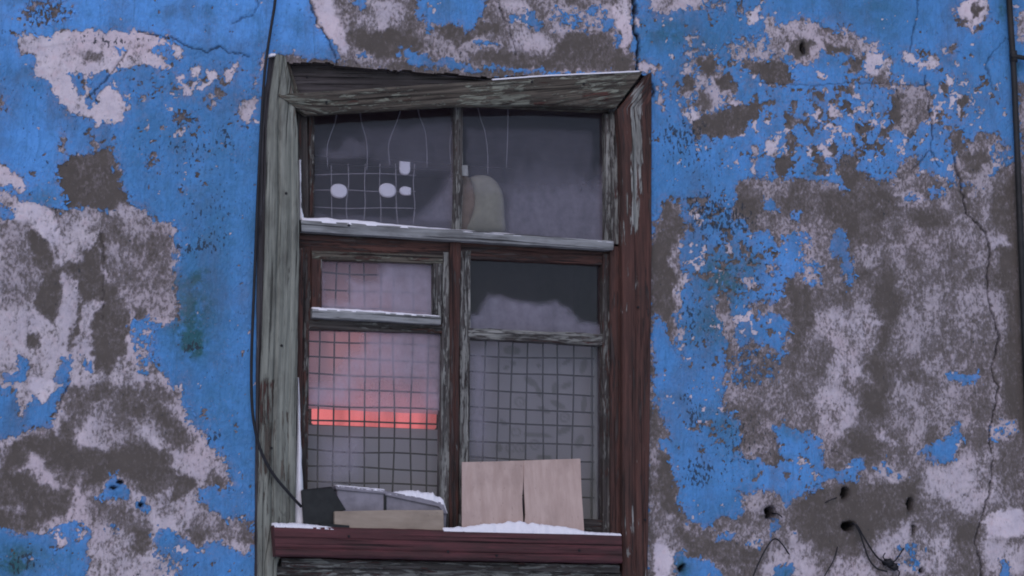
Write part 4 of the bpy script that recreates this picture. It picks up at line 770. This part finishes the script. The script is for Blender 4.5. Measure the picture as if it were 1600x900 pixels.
# grilles of welded wire behind the panes
def grille(label, xs, hs, top, bottom, left, right, y, mat, r, group, gone=()):
    g = empty('wire_grille', tuple(P((left+right)/2, bottom, y)))
    tag(g, label, 'wire grille', group)
    for k, x in enumerate(xs):
        xt, xb = x if isinstance(x, tuple) else (x, x-3)
        jx = [random.uniform(-2, 2) for _ in range(4)]
        pts = [(xt+(xb-xt)*t+j, top+(bottom-top)*t) for t, j in zip((0, .33, .66, 1), jx)]
        tube('bar', pts, y, r, mat, g, 4, 6)
    for k, h in enumerate(hs):
        hl, hr = h if isinstance(h, tuple) else (h, h+(right-left)*.05)
        pts = [(left+(right-left)*t, hl+(hr-hl)*t+random.uniform(-1.6, 1.6)) for t in (0, .33, .66, 1)]
        tube('bar', pts, y+2*r, r, mat, g, 4, 6)
    return g
G_ = 'welded wire grilles behind the panes'
grille('pale wire grille low in the upper left pane', [(517,517),(543,543),(569,569),(594,595),(620,620),(647,647)], [(273,273),(298,298),(324,325)], 256, 352, 490, 650, .100, mat_wirepale, .0019, G_)
grille('dark wire grille of the left sash with the red glow', [(500,494),(525,520),(548,546),(570,570),(595,592),(616,614),(645,642),(670,668)], [424,450,477,(532,541),(558,566),(583,592),(607,616),(632,641),(655,664),(679,688),(703,712),(727,736),(751,760),(775,784)], 398, 798, 480, 692, .100, mat_iron, .0034, G_)
grille('dark wire grille of the right sash before the lace', [(757,750),(779,775),(802,794),(823,820),(850,847),(871,868),(896,893),(926,924)], [(556,560),(582,588),(608,618),(636,644),(658,666),(688,696),(714,722),(742,750),(770,778)], 528, 810, 734, 928, .100, mat_iron, .0034, G_)
# bent wires in the upper panes
BW = 'bent wires hanging behind the upper panes'
for k, (pp, ww) in enumerate([([(527,168),(524,190),(516,212),(511,232),(512,262)], 'leftmost of the thin bent wires hanging in the upper left pane'), ([(562,166),(565,192),(572,218),(574,244),(573,266)], 'second thin bent wire from the left in the upper left pane'),
        ([(628,162),(622,185),(614,205),(607,228),(609,258)], 'third thin bent wire from the left in the upper left pane'), ([(652,162),(656,183),(664,205),(667,235),(667,262)], 'fourth thin bent wire from the left in the upper left pane'),
        ([(708,195),(703,222),(704,255)], 'short thin bent wire hanging close beside the upper mullion'), ([(746,166),(751,186),(758,208),(762,240),(762,272)], 'crooked thin wire hanging in the upper right pane'), ([(794,165),(793,215),(791,262)], 'straight thin wire hanging in the upper right pane')]):
    o = tube('bent_wire', pp, .088, .0015, mat_wirepale, None, 5, 6); tag(o, ww, 'wire', BW)
for pp, ww, yy in (([(484,243),(560,247),(640,252),(712,258),(800,264)], 'upper of two thin wires stretched across the upper left pane', .090), ([(470,254),(560,259),(640,264),(722,268)], 'lower of two thin wires stretched across the upper left pane', .094)):
    tag(tube('stretched_wire', pp, yy, .0016, mat_edge if False else mat_iron, None, 4, 6), ww, 'wire', 'wires stretched across the upper left pane')

# white discs behind the upper grille
def disc(px, py, rx, ry, label, sq=2.0, flat=None):
    c = P(px, py, .082); verts, faces = [], []; n = 28
    e = P(px+rx, py, .082); f_ = P(px, py+ry, .082); ax, az = e[0]-c[0], c[2]-f_[2]
    for (s, y) in ((.86, 0), (1, .004), (1, .010), (.86, .014)):
        for k in range(n):
            a = 2*math.pi*k/n; ca, sa = math.cos(a), math.sin(a)
            q = (abs(ca)**sq+abs(sa)**sq)**(-1/sq)
            x_, z_ = ca*q, sa*q
            if flat == 'right' and x_ > .55: x_ = .95; z_ = max(-.8, min(.8, z_*1.3))
            if flat == 'top' and z_ > .3: x_ = max(-.95, min(.95, x_*1.4)); z_ = 1.1
            verts.append((c[0]+ax*x_*s, c[1]+y, c[2]+az*z_*s))
    for r_ in range(3):
        faces += [(r_*n+k, r_*n+(k+1) % n, (r_+1)*n+(k+1) % n, (r_+1)*n+k) for k in range(n)]
    faces += [list(range(n)), [3*n+k for k in range(n)]]
    tag(mesh_obj('white_disc', verts, faces, mat_disc), label, 'disc', 'white discs behind the upper grille')
disc(530, 298, 13, 11, 'leftmost white oval disc behind the upper wire grille', 2.3)
disc(606, 297, 13, 11, 'white oval disc in the middle of the upper wire grille', 2.3)
disc(633, 263, 8.5, 10, 'small white cup-shaped disc above the others by the grille corner', 2.4, 'top')
disc(634, 298, 9, 7, 'small white half disc at the right edge of the upper grille', 2.2, 'right')

# padded piece behind the upper right pane
def slab(name, outline, y, thick, mat, parent=None, bulge=.032):
    verts, faces = [], []; n = len(outline)
    cx = sum(q[0] for q in outline)/n; cy = sum(q[1] for q in outline)/n
    rings = [(.25, 0), (.55, .06), (.78, .2), (.92, .5), (1, 1), (1, 2)]
    for s, t in rings:
        for q in outline:
            p = P(cx+(q[0]-cx)*s, cy+(q[1]-cy)*s, y); verts.append((p[0], y+bulge*min(t, 1)+(thick-bulge)*(1 if t == 2 else 0), p[2]))
    for r_ in range(5): faces += [(r_*n+k, r_*n+(k+1) % n, (r_+1)*n+(k+1) % n, (r_+1)*n+k) for k in range(n)]
    faces += [list(range(n)), [5*n+k for k in range(n)]]
    return mesh_obj(name, verts, faces, mat, parent, True)
def rsout(pts, n=60):
    q = smooth_pts([(a, b, 0) for a, b in pts]+[(*pts[0], 0)], 6); return [(v[0], v[1]) for v in q[:-1]]
cush = slab('folded_cushion', rsout([(736,275),(750,271),(768,273),(782,285),(790,305),(792,335),(792,362),(765,364),(728,363),(734,345),(741,322),(741,300)]), .078, .06, mat_foam)
tag(cush, 'beige rounded cushion stuffed behind the upper right pane beside the mullion', 'cushion')
cb = slab('cloth_roll', rsout([(716,268),(734,272),(745,300),(744,325),(736,350),(732,366),(714,366)]), .085, .05, mat_brown)
tag(cb, 'brown cloth pressed between the upper mullion and the beige cushion', 'cloth')

# curtains
def curtain(name, quad, y, mat, motifs, folds, amp, n=90, jag=0):
    tl, tr, br, bl = (np.asarray(q, float) for q in quad); verts = []; pat = []; px = []
    for i in range(n+1):
        for j in range(n+1):
            u, v = j/n, i/n
            q = (tl*(1-u)+tr*u)*(1-v)+(bl*(1-u)+br*u)*v
            p = P(*q, y); ph = 2*math.pi*folds*u+1.5*math.sin(3*u+2*v)
            verts.append((p[0], p[1]+amp*math.sin(ph)*(.6+.4*v), p[2])); px.append(q)
    px = np.array(px); pt = np.zeros(len(px))
    for kind, cx, cy, a, b_, ang in motifs:
        dx, dy = px[:, 0]-cx, px[:, 1]-cy; c_, s_ = math.cos(ang), math.sin(ang)
        u = (dx*c_+dy*s_)/a; v = (-dx*s_+dy*c_)/b_; q = np.sqrt(u*u+v*v)
        k = np.exp(-((q-1)/.28)**2) if kind == 'ring' else 1-sstep(.75, 1.1, q)
        pt = np.maximum(pt, k*(.75 if kind == 'ring' else .85))
    w1 = n+1
    faces = [(i*w1+j, i*w1+j+1, (i+1)*w1+j+1, (i+1)*w1+j) for i in range(n) for j in range(n)]
    return mesh_obj(name, verts, faces, mat, None, True, {'pat': ('FLOAT', pt)})
mot = []
for cx, cy in ((882,652),(806,675),(798,700),(812,700),(835,695),(812,628),(868,745)): mot += [('ring', cx, cy, 6.5, 6.5, 0), ('leaf', cx, cy, 2, 2, 0)]
for cx, cy, a, b_, g in ((830,597,14,6,.6),(842,612,9,5,1.2),(868,606,6,11,.2),(885,602,10,5,-.4),(872,632,14,5,.5),(912,632,5,16,.1),(882,672,13,6,-.5),(840,680,26,4,.05),(800,548,14,8,.1),(792,574,6,3,-.5),(842,571,4,4,0),(802,567,5,4,0),(912,572,6,14,.3),(850,640,12,4,.4),(787,660,8,4,.6),(885,565,9,4,-.6),(780,700,6,8,0),(905,690,7,12,.4),(850,715,14,5,0)):
    mot.append(('leaf', cx, cy, a, b_, g))
lace = curtain('lace_curtain', [(726,532),(948,540),(948,850),(726,845)], .150, mat_lace, mot, 3.5, .007)
tag(lace, 'pale lace curtain with dark floral motifs behind the lower right panes', 'curtain')
sheer = curtain('sheer_curtain', [(470,385),(704,392),(704,648),(470,638)], .175, mat_sheer, [], 5, .008, 50)
low = curtain('sill_cloth', [(470,664),(704,672),(704,840),(470,832)], .215, mat_low, [], 2.2, .006, 30)
tag(low, 'dull grey cloth hanging below the red lamp behind the left sash', 'cloth')
tag(sheer, 'fogged sheer curtain glowing pink behind the left sash', 'curtain')

# red lamp behind the sheer curtain
ld = bpy.data.lights.new('red_glow', 'POINT'); ld.energy = 0.8; ld.color = (1.0, .34, .30); ld.shadow_soft_size = .05
lamp = empty('red_lamp', tuple(P(588, 672, .24)))
tag(lamp, 'lit red strip lamp glowing behind the lower left pane', 'lamp')
def boxm(name, quad, y0, y1, mat, parent, bev=.004):
    pts = [P(*q, y0) for q in quad]; vs = [(p[0], y0, p[2]) for p in pts]+[(p[0], y1, p[2]) for p in pts]
    o = mesh_obj(name, vs, [(0, 1, 2, 3), (7, 6, 5, 4), (0, 4, 5, 1), (1, 5, 6, 2), (2, 6, 7, 3), (3, 7, 4, 0)], mat, parent)
    if bev:
        bm = bmesh.new(); bm.from_mesh(o.data); bmesh.ops.bevel(bm, geom=bm.edges[:], offset=bev, segments=2, affect='EDGES'); bm.to_mesh(o.data); bm.free()
    return o
boxm('diffuser', [(489,612),(684,620),(682,670),(489,662)], .225, .255, mat_lamp, lamp)
lo = bpy.data.objects.new('red_glow', ld); col.objects.link(lo); lo.location = P(530, 545, .40); lo.parent = lamp; lo.matrix_parent_inverse = lamp.matrix_world.inverted()
boxm('housing', [(478,606),(690,614),(688,669),(478,661)], .257, .30, mat_black, lamp)
boxm('end_cap', [(472,608),(480,608),(480,664),(472,664)], .222, .30, mat_black, lamp, .002); boxm('end_cap', [(684,616),(692,616),(690,672),(682,672)], .222, .30, mat_black, lamp, .002)

# ------------------------------------------------------------------ things on the sill
def board_attr(o, px_axis='x'):
    me = o.data; g = [(v.co.z, v.co.x, .3) if px_axis == 'z' else (v.co.x, v.co.z, .7) for v in me.vertices]
    a = me.attributes.new('gv', 'FLOAT_VECTOR', 'POINT'); a.data.foreach_set('vector', np.array(g, dtype=np.float32).ravel())
def poly_prism(name, outline, y0, y1, mat, parent=None, bev=.0015, ytop=None):
    """outline in photograph pixels at depth y0; ytop leans the upper edge"""
    n = len(outline); p0 = [P(*q, y0) for q in outline]
    zs = [p[2] for p in p0]; zl, zh = min(zs), max(zs)
    lean = lambda z: 0 if ytop is None else (ytop-y0)*(z-zl)/(zh-zl)
    pl = [P(q[0], q[1], y0+lean(p[2])) for q, p in zip(outline, p0)]
    vs = [tuple(p) for p in pl]+[(p[0], p[1]+y1-y0, p[2]) for p in pl]
    fs = [list(range(n)), list(range(2*n-1, n-1, -1))]+[(k, n+k, n+(k+1) % n, (k+1) % n) for k in range(n)]
    o = mesh_obj(name, vs, fs, mat, parent)
    if bev:
        bm = bmesh.new(); bm.from_mesh(o.data); bmesh.ops.bevel(bm, geom=bm.edges[:], offset=bev, segments=1, affect='EDGES'); bm.to_mesh(o.data); bm.free()
    return o
# plywood: one sheet torn down the middle, the two halves meeting above and below the gap
ply_l = [(722,722),(770,721),(818.2,719.5),(818.2,735),(817.8,750),(816.4,772),(816,784),(817,800),(818.3,828),(770,826),(722,824)]
ply_r = [(818.4,719.5),(860,718),(907,716.5),(909,770),(913,830),(866,829),(818.6,828),(821.0,806),(820.4,790),(819.0,765),(818.4,740)]
ply = empty('plywood_sheet', tuple(P(818, 826, -.04)))
tag(ply, 'pale bare plywood sheet split down the middle, leaning on the right sash', 'plywood')
for outl in (ply_l, ply_r):
    o = poly_prism('panel', outl, -.045, -.037, mat_ply, ply, .0008, .002); board_attr(o, 'z')
# wooden block, metal box, black box
blk = poly_prism('wooden_block', [(523,799),(610,797),(693,797),(694,829),(523,826)], -.060, -.020, mat_block, None, .002); board_attr(blk)
tag(blk, 'light bare wooden block lying in front of the grey metal box', 'wood block')
mb = empty('metal_box', tuple(P(610, 826, .0))); tag(mb, 'grey metal box with a sloping lid under snow, behind the wooden block', 'metal box')
poly_prism('body', [(526,763),(601,771),(692,789),(698,803),(697,829),(530,826)], -.018, .036, mat_metal, mb, .003)
poly_prism('lid', [(524,758.5),(602,766),(603,772),(525,765)], -.026, .036, mat_metal, mb, .002)
poly_prism('seam_strap', [(600,768),(604,768),(604,799),(600,799)], -.024, -.016, mat_black, mb, .001)
poly_prism('lid', [(602,767),(650,776),(692,785.5),(699,803),(694,803),(686,792),(602,774)], -.028, .036, mat_metal, mb, .002)
bb = empty('black_box', tuple(P(500, 822, .0))); tag(bb, 'black box with a slanting side at the left end of the sill', 'box')
poly_prism('front_panel', [(471,767),(519,762),(541,797),(524,800),(524,824),(475,820)], -.040, -.030, mat_black, bb, .002)
poly_prism('body', [(472,765),(518,760),(536,795),(530,822),(476,819)], -.030, .034, mat_black, bb, .003)
poly_prism('foot', [(500,817),(546,821),(546,826),(500,824)], -.066, -.030, mat_black, bb, .001)

# ------------------------------------------------------------------ cables and wires on the wall
def ytrace(base, n, amp=.004): return [base+random.uniform(-amp, amp) for _ in range(n)]
pc = [(433,-60),(430,0),(424,40),(417,85),(413,120),(408,200),(403,300),(399,400),(395,500),(393,560),(393,610),(396,655),(406,700),(425,738),(450,769),(471,792)]
o = tube('cable', pc, [-.03,-.028,-.03,-.034,-.034,-.036,-.034,-.034,-.034,-.034,-.036,-.04,-.046,-.05,-.055,-.043], .0058, mat_cable, None, 8, 10)
tag(o, 'black cable hanging down beside the left casing to the black box', 'cable')
cd = empty('conduit', tuple(P(1592, 300, 0))); tag(cd, 'dark sooty vertical conduit at the right edge of the wall', 'conduit')
tube('pipe', [(1574,-60),(1577,0),(1580,50),(1584,110),(1588,200),(1592,300),(1596,400),(1600,500),(1605,620),(1612,760),(1620,960)], -.022, .0135, mat_conduit, cd, 5, 12)
tube('bracket', [(1580,88),(1592,89),(1606,91),(1640,92)], [-.03,-.034,-.03,.0], .011, mat_conduit, cd, 4, 8)
tube('clamp_ring', [(1583,80),(1584,97)], -.022, .0175, mat_conduit, cd, 3, 12)
WG = 'cut black wires sticking out of the wall'
def wire(pp, yy, r, label): tag(tube('wire', pp, yy, r, mat_cable, None, 7, 8), label, 'wire', WG)
wire([(1172,915),(1180,892),(1192,866),(1203,848),(1212,842),(1222,850),(1233,866)], [-.03,-.032,-.034,-.036,-.036,-.03,.01], .0032, 'arched black wire at the lower edge left of the wire bundle')
wire([(1282,915),(1290,897),(1300,880),(1306,865),(1309,852)], [-.02,-.022,-.022,-.018,.01], .0026, 'short slanting black wire between the arched wire and the wire bundle')
wire([(1325,822),(1334,818),(1343,832),(1350,852),(1358,874),(1370,888),(1386,893)], [.03,-.02,-.035,-.04,-.04,-.038,-.03], .0034, 'lower of the two black wires drooping from the hole to the junction lump')
wire([(1325,820),(1338,820),(1348,836),(1360,856),(1372,872),(1384,879),(1392,880)], [.03,-.024,-.04,-.045,-.045,-.04,-.03], .0036, 'upper of the two black wires drooping from the hole to the junction lump')
wire([(1394,880),(1402,872),(1412,857)], [-.03,-.034,-.03], .0032, 'stub of black wire poking up from the junction lump')
wire([(1288,786),(1300,780),(1318,774)], [.0,-.014,.03], .0022, 'thin black wire end beside the upper wall hole')
wire([(1206,802),(1215,803),(1222,808)], [.03,-.016,-.014], .0028, 'tiny black wire end in the left wall hole')
jl = empty('junction_lump', tuple(P(1392, 893, -.02))); tag(jl, 'small black taped junction of the drooping wires', 'junction')
def blob(name, px, py, rx, ry, yd, mat, parent, seed):
    c = P(px, py, -.024); sc = .0025; verts, faces = [], []; nu, nv = 14, 9
    for i in range(nv+1):
        th = math.pi*i/nv
        for k in range(nu):
            a = 2*math.pi*k/nu; d = Vector((math.sin(th)*math.cos(a), math.sin(th)*math.sin(a), math.cos(th)))
            s = 1+1.5*(float(N1.f(np.array(d.x*2.6+seed), np.array(d.z*2.6+d.y*2+seed), 3))-.5)
            verts.append((c[0]+d.x*rx*sc*s, c[1]+d.y*yd*s, c[2]+d.z*ry*sc*s))
    faces = [(i*nu+k, i*nu+(k+1) % nu, (i+1)*nu+(k+1) % nu, (i+1)*nu+k) for i in range(nv) for k in range(nu)]
    return mesh_obj(name, verts, faces, mat, parent, True)
blob('tape_wrap', 1388, 880, 9, 6, .018, mat_cable, jl, 2.0); blob('tape_wrap', 1397, 886, 9, 6, .016, mat_cable, jl, 7.0)
tube('wire_end', [(1384,876),(1380,870),(1383,864)], [-.03,-.034,-.03], .0026, mat_cable, jl); tube('wire_end', [(1398,888),(1405,893),(1404,900)], [-.03,-.034,-.02], .0026, mat_cable, jl)
nl = tube('nail', [(1256,74),(1256.5,78),(1257,84)], [.02,-.02,-.03], .003, mat_iron); tag(nl, 'rusty nail in the grey hole high on the right wall', 'nail')

# ------------------------------------------------------------------ snow
def snow(label, pts, y0, y1, hs, seed, n=70, m=9, power=.5, drop=.002):
    """a bank of snow along pts (photograph, depth y0) reaching back to y1, hs = heights (m) along it"""
    n = int(n); rs = resample(pts, n+1); verts, faces = [], []
    for i, q in enumerate(rs):
        s = i/n; a = P(*q, y0); h = float(np.interp(s, np.linspace(0, 1, len(hs)), hs))
        h = max(.0035, h*(.72+.56*float(N1.f(np.array(s*22+seed), np.array(seed), 4))))
        f0 = (float(N2.f(np.array(s*30+seed), np.array(seed+3), 3))-.5)*.008
        for j in range(m+1):
            t = j/m; y = y0+f0+(y1-y0-f0)*t
            prof = min(1, (math.sin(math.pi*min(t, .5)))**power)
            hh = h*prof*(1+.35*(float(N3.f(np.array(s*26+seed), np.array(t*4+seed), 3))-.5))
            verts.append((a[0], y, a[2]+.0015+hh if j else a[2]-drop))
        verts.append((a[0], y1, a[2]-drop-.001)); verts.append((a[0], y0+f0, a[2]-drop-.001))
    w1 = m+3
    for i in range(n):
        faces += [(i*w1+j, i*w1+(j+1) % w1, (i+1)*w1+(j+1) % w1, (i+1)*w1+j) for j in range(w1)]
    faces += [list(range(w1)), [n*w1+j for j in range(w1)]]
    o = mesh_obj('snow', verts, faces, mat_snow, None, True); tag(o, label, 'snow', None, 'stuff'); return o
snow('thin snow along the upper drip ledge', [(472,345),(600,353),(720,361),(957,378)], -.006, .06, [.018,.021,.017,.011,.008,.007,.006,.006,.005], 1.2, 110)
snow('thin snow on the small vent ledge', [(489,483),(600,489),(688,495)], .006, .05, [.009,.010,.008,.006], 3.1, 60)
snow('snow at the left end of the sill', [(429,822.5),(475,824),(524,826.5)], -.083, .02, [.014,.017,.014,.009], 5.5, 60)
snow('snow heaped before the plywood sheet', [(694,829),(730,830),(818,832),(915,834)], -.083, -.048, [.009,.016,.026,.036,.038,.033,.024,.010], 7.7, 110, power=.8)
snow('thin snow at the right end of the sill', [(912,834),(971,836)], -.083, .01, [.010,.008,.007], 9.4, 40)
snow('thick snow on the sloping lid of the metal box', [(606,771),(640,774),(675,781),(694,788),(699,801)], -.028, .03, [.004,.012,.020,.026,.028,.024,.006], 11.4, 60)
snow('thin snow line on the flat lid of the metal box', [(528,759.5),(602,767)], -.026, .03, [.005,.006,.006,.007], 13.4, 40)
snow('thin snow line along the top of the slipped head board', [(770,124),(850,118),(1000,111)], -.028, .01, [.0,.001,.002,.003,.003], 15.4, 60)
snow('tiny snow cap on top of the left casing board', [(420,87),(431,85)], -.03, .01, [.006,.012,.006], 17.1, 12)
def snow_fill(label, pts_l, pts_r, y, bulge, seed):
    """snow packed up against a jamb"""
    n = 40; a_ = resample(pts_l, n+1); b_ = resample(pts_r, n+1); m = 6; verts, faces = [], []
    for i in range(n+1):
        for j in range(m+1):
            t = j/m; q = a_[i]*(1-t)+b_[i]*t
            p = P(q[0]+(float(N1.f(np.array(i*.3+seed), np.array(t*3.), 2))-.5)*2*(t > 0), q[1], y)
            verts.append((p[0], y-bulge*math.sin(math.pi*t)*(.6+.8*float(N2.f(np.array(i*.25+seed), np.array(t*2+seed), 2))), p[2]))
    w1 = m+1; faces = [(i*w1+j, i*w1+j+1, (i+1)*w1+j+1, (i+1)*w1+j) for i in range(n) for j in range(m)]
    k = len(verts); verts += [(v[0], y+.012, v[2]) for v in verts]
    faces += [(k+i*w1+j, k+(i+1)*w1+j, k+(i+1)*w1+j+1, k+i*w1+j+1) for i in range(n) for j in range(m)]
    rim = [j for j in range(w1)]+[i*w1+m for i in range(1, n+1)]+[n*w1+j for j in range(m-1, -1, -1)]+[i*w1 for i in range(n-1, 0, -1)]
    faces += [(rim[i], rim[(i+1) % len(rim)], k+rim[(i+1) % len(rim)], k+rim[i]) for i in range(len(rim))]
    o = mesh_obj('snow', verts, faces, mat_snow, None, True); tag(o, label, 'snow', None, 'stuff')
snow_fill('wedge of snow packed up the left jamb above the sill', [(465,590),(464,680),(461,760),(459,820)], [(467,590),(470,680),(474,760),(478,822)], .006, .010, 1.0)
snow_fill('thin snow line clinging to the left jamb beside the upper pane', [(467,250),(468,300),(468,344)], [(470,250),(471,325),(476,344)], .010, .006, 4.0)
